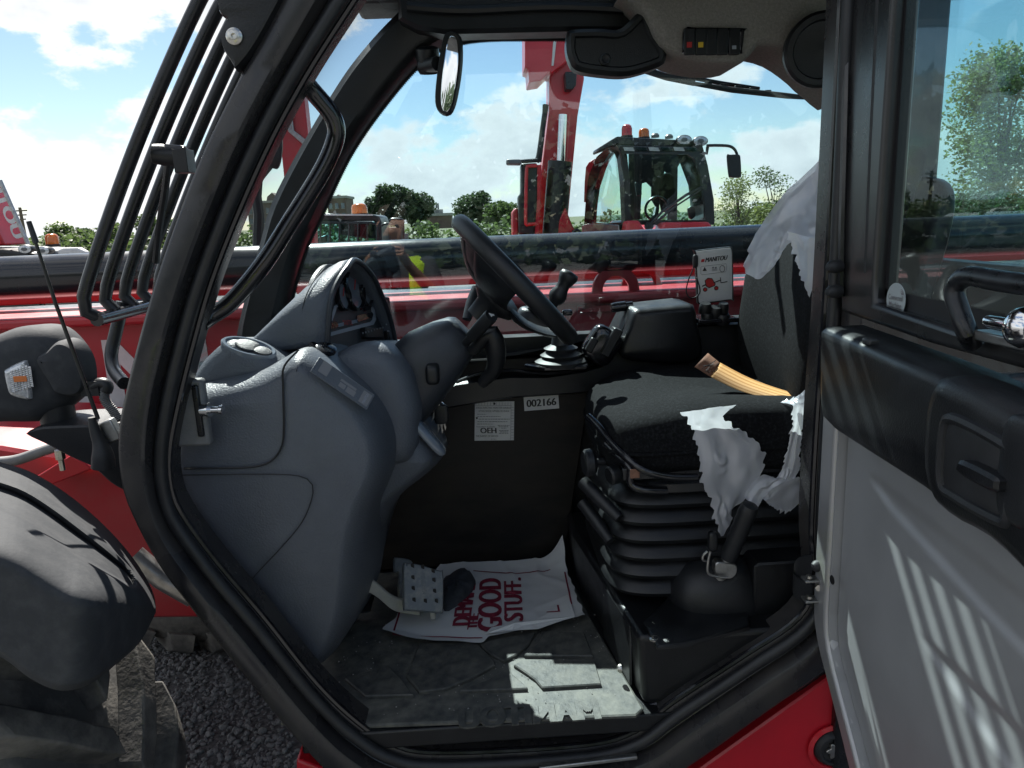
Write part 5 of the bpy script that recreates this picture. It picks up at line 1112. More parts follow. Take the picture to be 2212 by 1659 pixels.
# silver lower panel
def edgeY(z):
    pts = [(1.5, 1.300), (1.05, 1.300), (1.0, 1.290), (.962, 1.262), (.869, 1.175), (.819, 1.132), (.6, .93), (.3, .62)]
    for (z0, y0), (z1, y1_) in zip(pts, pts[1:]):
        if z <= z0 and z >= z1: t = (z0-z)/(z0-z1); return y0+(y1_-y0)*t
    return pts[0][1] if z > 1.5 else pts[-1][1]
w1l = [yz(q, .63) for q in ((1862, 1020), (1880, 1050), (1916, 1106), (2000, 1200), (2106, 1318), (2212, 1430))]; w1u = [yz(q, .63) for q in ((1862, 1016), (1890, 1020), (1960, 1075), (2060, 1150), (2212, 1270))]
w2l = [yz(q, .63) for q in ((1972, 1357), (1985, 1385), (2010, 1430), (2080, 1540), (2161, 1657), (2300, 1880))]; w2u = [yz(q, .63) for q in ((1972, 1350), (2000, 1370), (2060, 1425), (2130, 1490), (2212, 1572), (2400, 1760))]
def ev(pl, y):
    for (a, za), (c, zc) in zip(pl, pl[1:]):
        if a >= y >= c: return za+(zc-za)*(a-y)/(a-c+1e-9)
    if y > pl[0][0]: return None
    (a, za), (c, zc) = pl[-2], pl[-1]; return za+(zc-za)*(a-y)/(a-c+1e-9)
def sst(x): x = min(1, max(0, x)); return x*x*(3-2*x)
def emb(y, z):
    r = 0
    for lo, up in ((w1l, w1u), (w2l, w2u)):
        a, c = ev(lo, y), ev(up, y)
        if a is None or c is None: continue
        r += .007*sst((z-a)/.018)*sst((c-z)/.03)*min(1, (lo[0][0]-y)/.03)
    return r
def dpan(u, v):
    z = 1.46-v*1.0; e = edgeY(z); y = e-u*(e-.32)
    d = e-y
    x = .632+emb(y, z)
    if d < .058: x = .618+.012*(1-min(1, d/.012))**2
    elif d < .062: x = .640
    return V(x, y, z)
b = B(); us = [0, .003, .006, .010, .02, .04, .0575, .0585, .0615, .0625]; n = 260; us = us+[.0625+(1-.0625)*k/n for k in range(1, n+1)]
NV = 240; v = []; f = []
for j in range(NV):
    for u in us: v.append(dpan(u, j/(NV-1)))
m = len(us)
for j in range(NV-1):
    for i in range(m-1): f.append((j*m+i, j*m+i+1, (j+1)*m+i+1, (j+1)*m+i))
b.add(v, f); b.build('silver_panel', M['silver'], DO, ang=50)
b = B(); pts = [(edgeY(1.46-k/40.), 1.46-k/40.) for k in range(41)]
b.loft([[V(.618, y+.001, z), V(.612, y-.006, z), V(.612, y-.050, z), V(.622, y-.056, z), V(.66, y-.056, z), V(.66, y+.001, z)] for y, z in pts]); b.build('panel_edge', M['silver_edge'], DO, bevel=.004)
b = B(); b.lathe([(.0085, 0), (.0085, .001), (0, .001)], V(.6115, *yz(y4(980, 437), .6115)), (-1, 0, 0), 18); b.build('edge_hole', M['ink'], DO, smooth=False)
b = B(); b.box((.676, .80, 1.0), (.010, .49, .46)); ov = b; 
b = B(); outer = [(edgeY(1.46-k/20.)-.004, 1.46-k/20.) for k in range(21)]; b.prism([V(.66, y, z) for y, z in outer]+[V(.66, .32, .46), V(.66, .32, 1.46)], (.03, 0, 0)); b.build('outer_skin', M['red'], DO, smooth=False)
# grab tube and lever on the window
gx = .60
b = B(); b.tube([V(.63, *yz((2098, 738), .63)), V(gx, *yz((2088, 715), gx)), V(gx, *yz((2072, 670), gx)), V(gx, *yz((2062, 635), gx)), V(gx, *yz((2070, 608), gx)), V(gx, *yz((2100, 597), gx)), V(gx, *yz((2212, 614), gx)), V(gx, .45, yz((2212, 614), gx)[1])], .0125, 14, 50); b.build('grab_tube', M['black_metal'], DO)
b = B(); c = V(.60, *yz((2172, 700), .60)); b.lathe([(.0065, -.028), (.0075, -.024), (.0075, .01), (.015, .012), (.022, .02), (.024, .03), (.018, .045), (0, .05)], c, (.1, -1, 0), 20); b.build('lever_knob', M['chrome'], DO)
b = B(); b.box(V(.615, *yz((2180, 735), .615)), (.012, .05, .006)); b.build('lever_plate', M['steel'], DO, bevel=.002)
b = B(); b.box(V(.595, *yz((1880, 738), .595)), (.008, .012, .005)); b.build('moulding_lug', M['rubber'], DO, bevel=.003)
# rubber buffers and hinge strap on the post
for q in ((1802, 576), (1801, 630), (1768, 1222)):
    b = B(); c = PY(q, 1.285); b.lathe([(.0115, .012), (.0115, .0), (.0105, -.008), (.006, -.014), (0, -.015)], c, (1, .3, 0), 18); b.build('door_buffer', M['rubber'], TH)
HG = node('door_check_strap', TH, PY((1750, 1260), 1.30))
sp_ = cr([PY(z7(*q), yy) for q, yy in (((1850, 870), 1.33), ((1760, 880), 1.37), ((1722, 930), 1.38), ((1725, 1000), 1.37), ((1790, 1050), 1.33), ((1850, 1075), 1.30))], 24)
b = B(); b.loft([[p+V(0, -.002, .022), p+V(.004, .004, .022), p+V(.004, .004, -.022), p+V(0, -.002, -.022)] for p in sp_]); b.build('rubber_strap', M['rubber'], HG)
for y0 in (965, 1105):
    b = B(); b.box(PY(z7(1870, y0-5), 1.285), (.022, .012, .0022)); b.build('strap_bracket', M['steel'], HG, bevel=.001)
    b = B(); b.lathe([(.006, 0), (.006, .005), (0, .006)], PY(z7(1835, y0-12), 1.283), (0, 0, 1), 10); b.build('strap_bolt', M['zinc'], HG)
b = B(); b.lathe([(.007, 0), (.007, .006), (0, .006)], PY(z7(1898, 1015), 1.278), (-.3, -1, 0), 6); b.build('strap_nut', M['zinc'], HG, smooth=False)
# cab side behind the post, seen through the door glass
b = B(); b.box((.97, 1.36, 1.05), (.28, .03, .42)); b.box((.97, 1.36, 2.29), (.28, .04, .06)); b.box((1.20, 1.36, 1.90), (.05, .03, .35)); b.build('rear_quarter_panel', M['black_paint'], TH, bevel=.01)
b = B(); b.add([(.68, 1.352, 1.47), (1.15, 1.352, 1.47), (1.15, 1.352, 2.23), (.68, 1.352, 2.23)], [(0, 1, 2, 3)]); b.build('rear_quarter_pane', M['glass'], TH, smooth=False)
# ------------------------------------------------------------------ machines standing in the yard
def slabY(pts, Y, dep, name, m, par, bevel=0, smooth=True, ang=38):
    b = B(); b.prism([PY(q, Y) for q in pts], (0, dep, 0)); return b.build(name, m, par, bevel=bevel, ang=ang)
def poly3(pts, off, name, m, par, bevel=0):
    b = B(); b.prism(pts, off); return b.build(name, m, par, bevel=bevel)
def bar(pts, r, name, m, par, n=0, seg=8):
    b = B(); b.tube(pts, r, seg, n); return b.build(name, m, par)
def beacon(q, Y, r, h, m, par):
    c = PY(q, Y); n = node('beacon', par, c)
    b = B(); b.lathe([(r*1.0, 0), (r, h*.6), (r*.85, h*.85), (r*.5, h*.98), (0, h)], c, (0, 0, 1), 20); b.build('beacon_lens', m, n, ang=60)
    b = B(); b.lathe([(r*1.12, -h*.25), (r*1.12, 0), (r*.9, .005), (0, .005)], c, (0, 0, 1), 20); b.build('beacon_base', M['trim'], n)
    b = B(); b.lathe([(r*.5, .01), (r*.5, h*.55), (0, h*.6)], c, (0, 0, 1), 12); b.build('beacon_reflector', M['chrome'], n)
def wlamp(q, Y, rx, rz, par):
    c = PY(q, Y); n = node('work_lamp', par, c); rg_ = []
    b = B()
    for s_, d in ((.8, .10), (1, .03), (1, 0), (.93, -.012), (.86, -.004)): rg_.append([c+V(rx*s_*math.cos(2*math.pi*k/28), d, rz*s_*math.sin(2*math.pi*k/28)) for k in range(28)])
    b.loft(rg_); b.build('lamp_body', M['trim'], n)
    b = B(); b.loft([[c+V(rx*s_*math.cos(2*math.pi*k/28), d, rz*s_*math.sin(2*math.pi*k/28)) for k in range(28)] for s_, d in ((.9, -.006), (.88, -.012), (.4, -.02), (.02, -.022))]); b.build('lamp_lens', M['lens'], n)
    b = B(); b.loft([[c+V(rx*s_*math.cos(2*math.pi*k/20), d, rz*s_*math.sin(2*math.pi*k/20)) for k in range(20)] for s_, d in ((.42, -.019), (.40, -.026), (.02, -.027))]); b.build('lamp_bulb', M['grey_paint'], n)
def plc(b_, name, m, par): return b_.build(name, m, par)

RY = 9.0
RT_ = thing('rotating_telehandler', 'red telehandler with raised boom, glass cab and two beacons standing behind the near machine', 'telehandler', (1.9, 10, 0))
z = y7
slabY([(1188, 30), (1250, 30), (1262, 170), (1248, 250), (1222, 520), (1150, 530), (1186, 240)], RY+1.2, .45, 'lower_boom', M['red'], RT_, bevel=.02)
slabY([y6(*q) for q in ((628, -40), (840, -40), (850, 300), (760, 372), (752, 362), (708, 405), (650, 415), (645, 345), (628, 340))], RY+1.0, .62, 'upper_boom', M['red'], RT_, bevel=.02)
slabY([y6(*q) for q in ((772, 190), (788, 190), (772, 330), (762, 330))], RY+.985, .01, 'boom_edge_stripe', M['white_letter'], RT_)
slabY([y6(*q) for q in ((830, 360), (890, 360), (885, 430), (865, 450), (835, 450))], RY+1.0, .3, 'cylinder_head', M['black_metal'], RT_, bevel=.01)
bar([PY(z(535, 20), RY+1.0), PY(z(516, 420), RY+1.0)], .055, 'cylinder_rod', M['chrome'], RT_, seg=20)
bar([PY(z(577, 20), RY+1.02), PY(z(548, 400), RY+1.02)], .025, 'cylinder_pipe', M['red'], RT_, seg=10)
bar([PY(z(512, 395), RY+.95), PY(z(490, 640), RY+.95), PY(z(455, 1080), RY+.95)], .155, 'cylinder_barrel', M['trim'], RT_, seg=24)
bar([PY(z(400, -60), RY+1.1), PY(z(370, 150), RY+1.1), PY(z(345, 330), RY+1.1), PY(z(325, 400), RY+1.1)], .035, 'boom_hose', M['rubber'], RT_, 20)
bar([PY(z(385, -60), RY+1.1), PY(z(378, 150), RY+1.1), PY(z(362, 300), RY+1.1), PY(z(350, 400), RY+1.1)], .022, 'boom_hose', M['rubber'], RT_, 20)
slabY([z(*q) for q in ((200, 410), (330, 405), (330, 700), (310, 980), (185, 978), (178, 670), (200, 650))], RY+.7, .3, 'engine_side_cover', M['trim'], RT_, bevel=.03)
slabY([z(*q) for q in ((325, 420), (365, 420), (355, 800), (345, 1055), (300, 1055))], RY+.72, .3, 'mast_plate', M['red'], RT_, bevel=.01)
bar([PY(z(*q), RY+.66) for q in ((325, 428), (262, 432), (246, 450), (240, 640), (238, 880), (255, 896), (322, 890))], .022, 'red_guard_rail', M['red'], RT_, 40)
slabY([z(*q) for q in ((82, 376), (200, 376), (205, 420), (85, 418))], RY+.6, .2, 'side_lamp', M['grey_paint'], RT_, bevel=.02)
bar([PY(z(195, 395), RY+.7), PY(z(330, 385), RY+.7)], .025, 'lamp_arm', M['black_metal'], RT_)
slabY([z(*q) for q in ((130, 800), (160, 762), (180, 780), (178, 980), (215, 985), (300, 1060), (135, 1060))], RY+.9, .4, 'rear_red_body', M['red_dusty'], RT_, bevel=.02)
slabY([z(*q) for q in ((220, 988), (295, 985), (305, 1050), (238, 1060))], RY+.88, .01, 'yellow_warning_decal', M['yellow'], RT_)
for q in ((245, 1000), (258, 1020), (270, 1040)): slabY([z(q[0]-6, q[1]-8), z(q[0]+18, q[1]-10), z(q[0]+14, q[1]+6), z(q[0]-2, q[1]+4)], RY+.872, .004, 'decal_mark', M['ink'], RT_)
slabY([z(*q) for q in ((555, 760), (600, 880), (640, 960), (780, 1040), (500, 1080), (420, 1000))], RY+.8, .3, 'boom_foot', M['red'], RT_, bevel=.02)
bar([PY(z(*q), RY+.7) for q in ((610, 960), (650, 940), (690, 990), (740, 1000))], .02, 'foot_hose', M['rubber'], RT_, 16)
# cab
def yc(q, Y): return PY(z(*q), Y)
YL = RY+1.25
side = [yc((690, 1060), YL), yc((715, 720), YL), yc((735, 520), YL), yc((800, 360), YL-.2), yc((885, 285), YL-.5), yc((960, 270), RY+.35), yc((1000, 330), RY+.12), yc((1020, 520), RY), yc((1030, 800), RY), yc((1030, 1060), RY)]
side_in = [yc((760, 880), YL-.1), yc((768, 760), YL-.1), yc((790, 600), YL-.1), yc((850, 420), YL-.3), yc((905, 330), YL-.55), yc((940, 320), RY+.35), yc((965, 380), RY+.15), yc((985, 560), RY+.05), yc((1000, 880), RY+.05), yc((880, 888), RY+.5)]
b = B(); n = len(side); a = resamp(side, 60, True); c = resamp(side_in, 60, True); rings = [a, c, [p+V(.07, .02, 0) for p in c], [p+V(.07, .02, 0) for p in a]]
b.loft(rings, True, False, loop=True); b.build('cab_side_frame', M['gloss_black'], RT_)
b = B(); b.add([p+V(.02, .01, 0) for p in side_in], [tuple(range(len(side_in)))]); b.build('cab_side_pane', M['glass_far'], RT_, smooth=False)
poly3([yc(q, Y) for q, Y in (((690, 905), YL), ((740, 890), YL-.1), ((985, 900), RY+.05), ((1000, 1060), RY), ((690, 1060), YL))], (-.015, -.02, 0), 'cab_side_panel', M['steel'], RT_, .01)
poly3([yc(q, YL) for q in ((705, 560), (715, 440), (740, 400), (790, 370), (760, 470), (735, 580), (718, 720), (700, 720))], (.05, .1, 0), 'cab_rear_post', M['red'], RT_, .01)
fo1 = [yc(q, RY) for q in ((965, 262), (1100, 268), (1560, 275), (1640, 330), (1700, 500), (1740, 780), (1745, 900), (1030, 900), (1020, 520), (1000, 340))]
fi1 = [yc(q, RY-.01) for q in ((1025, 330), (1110, 330), (1530, 335), (1590, 380), (1640, 520), (1670, 760), (1672, 862), (1075, 862), (1068, 520), (1045, 380))]
a = resamp(fo1, 70, True); c = resamp(fi1, 70, True)
b = B(); b.loft([a, c, [p+V(0, .08, 0) for p in c], [p+V(0, .08, 0) for p in a]], True, False, loop=True); b.build('cab_front_frame', M['trim'], RT_)
b = B(); b.add([p+V(0, .03, 0) for p in fi1], [tuple(range(len(fi1)))]); b.build('cab_front_pane', M['glass_far'], RT_, smooth=False)
poly3([yc(q, RY-.02) for q in ((975, 262), (1100, 272), (1560, 280), (1590, 318), (1100, 318), (1010, 318))], (0, .5, .03), 'cab_roof', M['trim'], RT_, .02)
for k in range(6):
    x = 1015+k*100; poly3([yc((x, 280), RY-.03), yc((x+80, 283), RY-.03), yc((x+92, 312), RY-.03), yc((x+12, 310), RY-.03)], (0, .01, 0), 'roof_slat', M['glass_far'] if k % 2 else M['steel'], RT_)
poly3([yc(q, RY+.3) for q in ((820, 318), (822, 285), (970, 192), (1000, 196), (1640, 230), (1650, 300), (1000, 268), (965, 262))], (0, .5, 0), 'roof_light_bar', M['black_metal'], RT_, .02)
for k in range(4): poly3([yc((1100+k*95, 245), RY+.285), yc((1140+k*95, 240), RY+.285), yc((1110+k*95, 268), RY+.285)], (0, .01, 0), 'bar_gusset', M['grey_paint'], RT_)
beacon(z(1044, 190), RY+.5, .065, .135, M['beacon_red'], RT_); beacon(z(1180, 200), RY+.5, .065, .105, M['beacon_orange'], RT_)
wlamp(z(1500, 222), RY+.1, .093, .058, RT_); wlamp(z(1630, 232), RY+.1, .093, .058, RT_)
for q in ((1270, 204), (1380, 212)):
    b = B(); b.lathe([(.05, 0), (.05, .03), (.03, .05), (0, .05)], PY(z(*q), RY+.5), (0, 0, 1), 16); b.build('bar_lamp', M['grey_paint'], RT_)
poly3([yc(q, RY) for q in ((1560, 290), (1640, 235), (1690, 420), (1740, 700), (1745, 900), (1690, 880), (1660, 560))], (.06, .9, 0), 'cab_right_post', M['gloss_black'], RT_, .01)
bar([PY(z(*q), RY-.05) for q in ((1680, 268), (1760, 266), (1860, 272), (1905, 300), (1925, 345))], .017, 'mirror_arm', M['black_metal'], RT_, 24)
bar([PY(z(*q), RY) for q in ((1645, 325), (1680, 330), (1688, 280))], .02, 'mirror_bracket', M['black_metal'], RT_)
b = B(); b.slab([PY(z(*q), RY-.08) for q in crp(((1848, 350), (1870, 340), (1935, 340), (1950, 360), (1957, 500), (1945, 522), (1880, 522), (1862, 505)), 36, True)], (0, -1, 0), [(-.06, .02), (-.04, 0), (0, 0), (.01, .008)]); b.build('side_mirror', M['trim'], RT_)
# interior
bar([PY((z(1280, 770)[0]+24*math.cos(a_), z(1280, 770)[1]+25*math.sin(a_)-3*math.cos(a_)), RY+.45) for a_ in [k*2*math.pi/28 for k in range(28)]]+[PY((z(1280, 770)[0]+24, z(1280, 770)[1]-3), RY+.45)], .016, 'cab_steering_wheel', M['trim'], RT_)
bar([yc((1280, 770), RY+.45), yc((1260, 880), RY+.3)], .035, 'cab_steering_column', M['trim'], RT_)
slabY([z(*q) for q in ((1330, 500), (1365, 480), (1420, 500), (1440, 640), (1440, 800), (1330, 800), (1300, 640))], RY+.95, .12, 'cab_seat', M['fabric'], RT_, bevel=.03)
slabY([z(*q) for q in ((1110, 560), (1160, 570), (1165, 660), (1125, 670))], RY+.5, .06, 'cab_monitor', M['trim'], RT_, bevel=.01)
slabY([z(*q) for q in ((1060, 300), (1450, 300), (1640, 300), (1640, 430), (1580, 385), (1480, 385), (1450, 440), (1445, 860), (1370, 860), (1375, 500), (1345, 470), (1310, 640), (1300, 800), (1240, 700), (1240, 600), (1200, 560), (1165, 570), (1150, 860), (1060, 860), (1060, 390))], RY+1.25, .03, 'cab_rear_frame', M['trim'], RT_)
slabY([z(*q) for q in ((1530, 770), (1560, 750), (1590, 760), (1595, 830), (1560, 860), (1540, 840))], RY+.3, .05, 'cab_joystick', M['trim'], RT_, bevel=.01)
bar([PY(z(*q), RY-.06) for q in ((1225, 900), (1330, 790), (1520, 660), (1660, 590))], .016, 'wiper_arm', M['black_metal'], RT_)
bar([PY(z(*q), RY-.07) for q in ((1270, 880), (1420, 760), (1650, 610))], .010, 'wiper_blade', M['rubber'], RT_)
b = B(); b.lathe([(.05, 0), (.05, .06), (0, .06)], yc((1215, 910), RY-.03), (0, -1, 0), 14); b.build('wiper_motor', M['black_metal'], RT_)
poly3([yc(q, RY-.25) for q in ((1050, 870), (1140, 862), (1175, 920), (1210, 965), (1300, 965), (1340, 880), (1700, 875), (1740, 930), (1760, 1020), (1760, 1110), (1030, 1110), (1040, 960))], (0, 1.2, 0), 'red_cab_apron', M['red'], RT_, .03)
slabY([z(*q) for q in ((1340, 990), (1430, 988), (1420, 1010), (1385, 1004), (1350, 1012))], RY-.27, .02, 'apron_badge', M['ink'], RT_)
slabY([(1100, 520), (1600, 500), (1640, 640), (1080, 700)], RY-.1, 1.6, 'turret_body', M['red_dusty'], RT_, .05)
for x_ in (-.2, 2.6):
    b = B(); b.lathe([(.2, -.2), (.55, -.22), (.62, -.1), (.62, .1), (.55, .22), (.2, .2)], (1.0+x_, RY+.6, .62), (0, 1, 0), 40); b.build('wheel', M['tyre'], RT_)
b = B(); b.box((2.2, RY+.9, .85), (2.0, .7, .3)); b.build('turret_chassis', M['red_dusty'], RT_, bevel=.05)
# grey boom tube of a machine at the right
GT = thing('grey_boom_tube', 'pale grey tube rising to the right behind the seat film', 'boom', PY((1700, 510), 6))
bar([PY((1640, 522), 6.0), PY((1990, 400), 6.6)], .07, 'tube', M['concrete'], GT, seg=20)

# dark cab machine on the left
KY = 15.0; z = y8
BK = thing('dark_cab_loader', 'dark telehandler cab with barred window and orange beacon seen left of the steering wheel', 'telehandler', (-3, 15, 0))
slabY([z(*q) for q in ((560, 505), (645, 492), (1065, 500), (1110, 512), (1130, 560), (1125, 600), (1085, 560), (1060, 552), (560, 552))], KY, 1.3, 'cab_roof', M['trim'], BK, bevel=.03)
slabY([z(*q) for q in ((600, 493), (1060, 497), (1060, 508), (600, 508))], KY-.03, .5, 'roof_edge', M['white_letter'], BK)
beacon(z(955, 492), KY+.4, .16, .20, M['beacon_orange'], BK)
for k in range(8):
    x = 570+k*75; bar([PY(z(x, 560), KY-.02), PY(z(x-6, 800), KY-.02)], .018, 'window_bar', M['black_metal'], BK)
bar([PY(z(*q), KY-.02) for q in ((560, 562), (1050, 566), (1090, 580), (1098, 640), (1096, 800))], .03, 'guard_frame', M['black_metal'], BK)
b = B(); b.prism([PY(z(*q), KY+.02) for q in ((560, 555), (1085, 555), (1095, 900), (540, 900))], (0, .01, 0)); b.build('cab_pane', M['glass_far'], BK, smooth=False)
slabY([z(*q) for q in ((800, 560), (1085, 570), (1090, 690), (1000, 690), (800, 660))], KY+.9, .3, 'cab_interior_roof', M['trim'], BK, bevel=.02)
slabY([z(*q) for q in ((600, 690), (690, 660), (700, 900), (600, 900))], KY+.8, .3, 'cab_seat', M['trim'], BK, bevel=.03)
slabY([z(*q) for q in ((1075, 552), (1128, 560), (1140, 900), (1095, 900))], KY, 1.2, 'cab_post', M['trim'], BK, bevel=.02)
bar([PY(z(*q), KY-.1) for q in ((1130, 590), (1160, 572), (1230, 580))], .02, 'mirror_arm', M['black_metal'], BK, 12)
bar([PY(z(*q), KY-.1) for q in ((1200, 550), (1215, 538), (1285, 540), (1298, 560), (1303, 690))], .03, 'mirror_guard', M['black_metal'], BK, 20)
slabY([z(*q) for q in ((1200, 548), (1290, 548), (1298, 610), (1255, 612))], KY-.12, .08, 'side_mirror', M['trim'], BK, bevel=.01)
slabY([z(*q) for q in ((1290, 650), (1340, 650), (1345, 720), (1290, 722))], KY-.12, .08, 'side_mirror', M['grey_paint'], BK, bevel=.01)
slabY([z(*q) for q in ((1180, 600), (1290, 600), (1285, 760), (1190, 760))], KY+1.5, .6, 'engine_cover', M['brick'], BK, bevel=.03)
slabY([z(*q) for q in ((500, 760), (1500, 760), (1500, 1100), (480, 1100))], KY+.3, 1.5, 'lower_body', M['trim'], BK, bevel=.05)
# red boom and mirror seen through the windscreen
z = z1
slabY([z(*q) for q in ((1700, 780), (1850, 548), (1885, 880), (1900, 1160), (1940, 1900), (1810, 1900), (1790, 1160), (1740, 1160))], 12, .3, 'red_boom_head', M['red_dusty'], BK, bevel=.02)
for k in range(3): bar([PY(z(1745+k*14, 690-k*8), 11.95), PY(z(1765+k*12, 800), 11.95), PY(z(1870+k*4, 890-k*10), 11.95)], .02, 'boom_pipe', M['steel'], BK)
SM = thing('round_yard_mirror', 'round black mirror on a thin post seen through the windscreen glass', 'mirror', PY(z1(1570, 1400), 5))
b = B(); b.slab([PY(z1(*q), 5.0) for q in crp(((1700, 790), (1720, 850), (1715, 960), (1690, 1030), (1640, 1010), (1605, 970), (1620, 900), (1660, 830)), 36, True)], (0, -1, 0), [(-.04, .02), (-.02, 0), (0, 0), (.006, .01)]); b.build('mirror_head', M['trim'], SM)
bar([PY(z1(1640, 1000), 5.03), PY(z1(1560, 1120), 5.03), PY(z1(1580, 1330), 5.03), PY(z1(1585, 1700), 5.03), V(PY(z1(1585, 1700), 5.03).x, 5.03, 0)], .035, 'mirror_post', M['trim'], SM, 20)

# machine at the left edge: red boom with white letters, lamps and beacon
LY = 8.0; z = z1
LM = thing('distant_red_telehandler', 'red telehandler boom with white letters and orange beacon at the far left edge', 'telehandler', (-5, 8.5, 0))
slabY([z(*q) for q in ((-900, -500), (0, 1110), (175, 1490), (-60, 1505), (-900, 1400))], LY, -.4, 'red_boom', M['red'], LM, bevel=.02)
d0, d1 = PY(z(25, 1170), LY-.01), PY(z(85, 1385), LY-.01); xd_ = (PY(z(88, 1390), LY)-PY(z(-30, 1120), LY)).normalized(); yd_ = V(-xd_.z, 0, xd_.x)
text('boom_lettering', 'MANITOU', PY(z(-8, 1160), LY-.415), xd_, yd_, .92, .105, M['white_letter'], LM, bold=.010)
bar([PY(z(0, 1100), LY-.41), PY(z(172, 1490), LY-.41)], .02, 'boom_edge', M['steel'], LM)
slabY([z(*q) for q in ((-200, 1500), (330, 1500), (400, 1508), (500, 1520), (530, 1560), (540, 1640), (-200, 1640))], LY+.3, -.9, 'cab_roof', M['trim'], LM, bevel=.03)
slabY([z(*q) for q in ((340, 1530), (380, 1512), (470, 1510), (525, 1540), (510, 1560), (360, 1570))], LY-.65, .1, 'roof_fairing', M['white_letter'], LM, bevel=.02)
beacon(z(322, 1490), LY-.2, .062, .105, M['beacon_orange'], LM)
wlamp(z(155, 1520), LY-.7, .066, .042, LM); wlamp(z(265, 1530), LY-.7, .066, .042, LM)
for x0 in (0, 60): bar([PY(z(x0-20, 1560), LY), PY(z(x0, 1515), LY), PY(z(x0+25, 1520), LY), PY(z(x0+45, 1570), LY)], .012, 'roof_cable', M['black_metal'], LM, 14)
slabY([z(*q) for q in ((-200, 1640), (540, 1640), (560, 2400), (-200, 2400))], LY+.4, -.9, 'cab_body', M['gloss_black'], LM, bevel=.05)

# parked cars glimpsed between tube and beam
def car(c, m, label, yaw=0):
    t = thing('parked_car', label, 'car', c, 'cars parked beyond the machines'); c = Vector(c); Mz = Matrix.Rotation(yaw, 3, 'Z')
    def bb(cc, h, n_, mm, bev=.0):
        b = B(); b.box((0, 0, 0), h); b.v = [Mz@(p+V(*cc))+c for p in b.v]; return b.build(n_, mm, t, bevel=bev)
    prof = [(-2.1, .35), (-2.1, .75), (-1.95, .9), (-1.2, .98), (-.75, 1.42), (.8, 1.45), (1.5, 1.0), (2.1, .9), (2.15, .4)]
    b = B(); b.prism([V(x, -.85, z_) for x, z_ in prof], (0, 1.7, 0)); b.v = [Mz@p+c for p in b.v]; b.build('body', m, t, bevel=.08, seg=3)
    for s_ in (-1, 1):
        b = B(); b.prism([V(x, s_*.856, z_) for x, z_ in ((-1.05, 1.0), (-.68, 1.36), (.72, 1.38), (1.25, 1.02))], (0, s_*.006, 0)); b.v = [Mz@p+c for p in b.v]; b.build('side_window', M['pane'], t, smooth=False)
        for x in (-1.3, 1.35):
            b = B(); b.lathe([(.18, -.1), (.32, -.1), (.32, .1), (.18, .1)], Mz@V(x, s_*.78, .32)+c, Mz@V(0, 1, 0), 24); b.build('wheel', M['rubber'], t)
car((-8.2, 14.5, 0), M['car_blue'], 'dark blue parked car glimpsed under the black tube, left', R(8))
car((-12.6, 20, 0), M['car_white'], 'white parked car glimpsed under the black tube, far left', R(-5))

# ------------------------------------------------------------------ trees, shrubs, buildings
def leaf_cloud(b, blobs, n, size, rg, up=.3):
    tot = sum(r[3]*r[3]*r[4] for r in blobs); 
    for (cx, cy, cz, rx, rz) in blobs:
        k = max(6, int(n*rx*rx*rz/tot))
        for _ in range(k):
            while True:
                p = V(rg.uniform(-1, 1), rg.uniform(-1, 1), rg.uniform(-1, 1)); l = p.length
                if .12 < l < 1: break
            p *= 1+.25*mnoise.noise((cx+p.x*2, cz+p.z*2, cy))
            c = V(cx+p.x*rx, cy+p.y*rx, cz+p.z*rz); s = size*rg.uniform(.6, 1.4)
            a = V(rg.uniform(-1, 1), rg.uniform(-1, 1), rg.uniform(-.6, .6)).normalized(); q = a.cross(V(rg.uniform(-1, 1), rg.uniform(-1, 1), rg.uniform(-1, 1))).normalized()
            b.add([c-a*s, c+q*s*.55, c+a*s, c-q*s*.55], [(0, 1, 2, 3)])
def tree(name, label, base, h, w_, m, seed, n=4200, leaf=.22, trunk=.28, group=None, sparse=False, blobs_n=16, limbs=7):
    rg = random.Random(seed); base = Vector(base); t = thing(name, label, 'tree' if 'shrub' not in name and 'hedge' not in name else 'shrub', base, group)
    b = B(); top = base+V(rg.uniform(-.3, .3), 0, h*.72)
    b.tube([base, base.lerp(top, .4)+V(rg.uniform(-.1, .1), 0, 0), top], [trunk*.5, trunk*.38, trunk*.12], 8, 10)
    blobs = []
    for k in range(blobs_n):
        f = rg.uniform(trunk if False else .30, .95); ww = w_*.5*math.sin(math.pi*min(1, max(.1, (f-.12)/.95)))**.6
        a = rg.uniform(0, 6.28); r = ww*rg.uniform(.25, .85)
        br = w_*rg.uniform(.17, .30)
        blobs.append((base.x+r*math.cos(a), base.y+r*math.sin(a), base.z+h*f, br, br*rg.uniform(.7, 1.0)))
    for k in range(limbs):
        q = blobs[k % len(blobs)]; s0 = base.lerp(top, rg.uniform(.3, .8)); e0 = V(q[0], q[1], q[2]); b.tube([s0, s0.lerp(e0, .5)+V(0, 0, .04*h), e0], [trunk*.2, trunk*.12, trunk*.04], 6, 8)
    b.build('trunk', M['bark'], t)
    b = B(); leaf_cloud(b, blobs, n, leaf, rg); b.build('crown', m, t, smooth=False)
    return t
def gpt(q, Y): p = PY(q, Y); return V(p.x, Y, 0)
def px_h(q, Y): return PY(q, Y).z
def treepx(name, label, qx, ytop, wpx, Y, m, seed, **k):
    b0 = gpt((qx, ytop), Y); h = px_h((qx, ytop), Y); w_ = wpx/F*Y
    return tree(name, label, b0, h, w_, m, seed, leaf=k.pop('leaf', Y*.0024), trunk=k.pop('trunk', h*.05), **k)
GR = 'round-crowned trees on the skyline'
treepx('broadleaf_tree', 'round dark tree rising behind the dark cab roof', 818, 408, 76, 80, M['leaf_dark'], 21, group=GR)
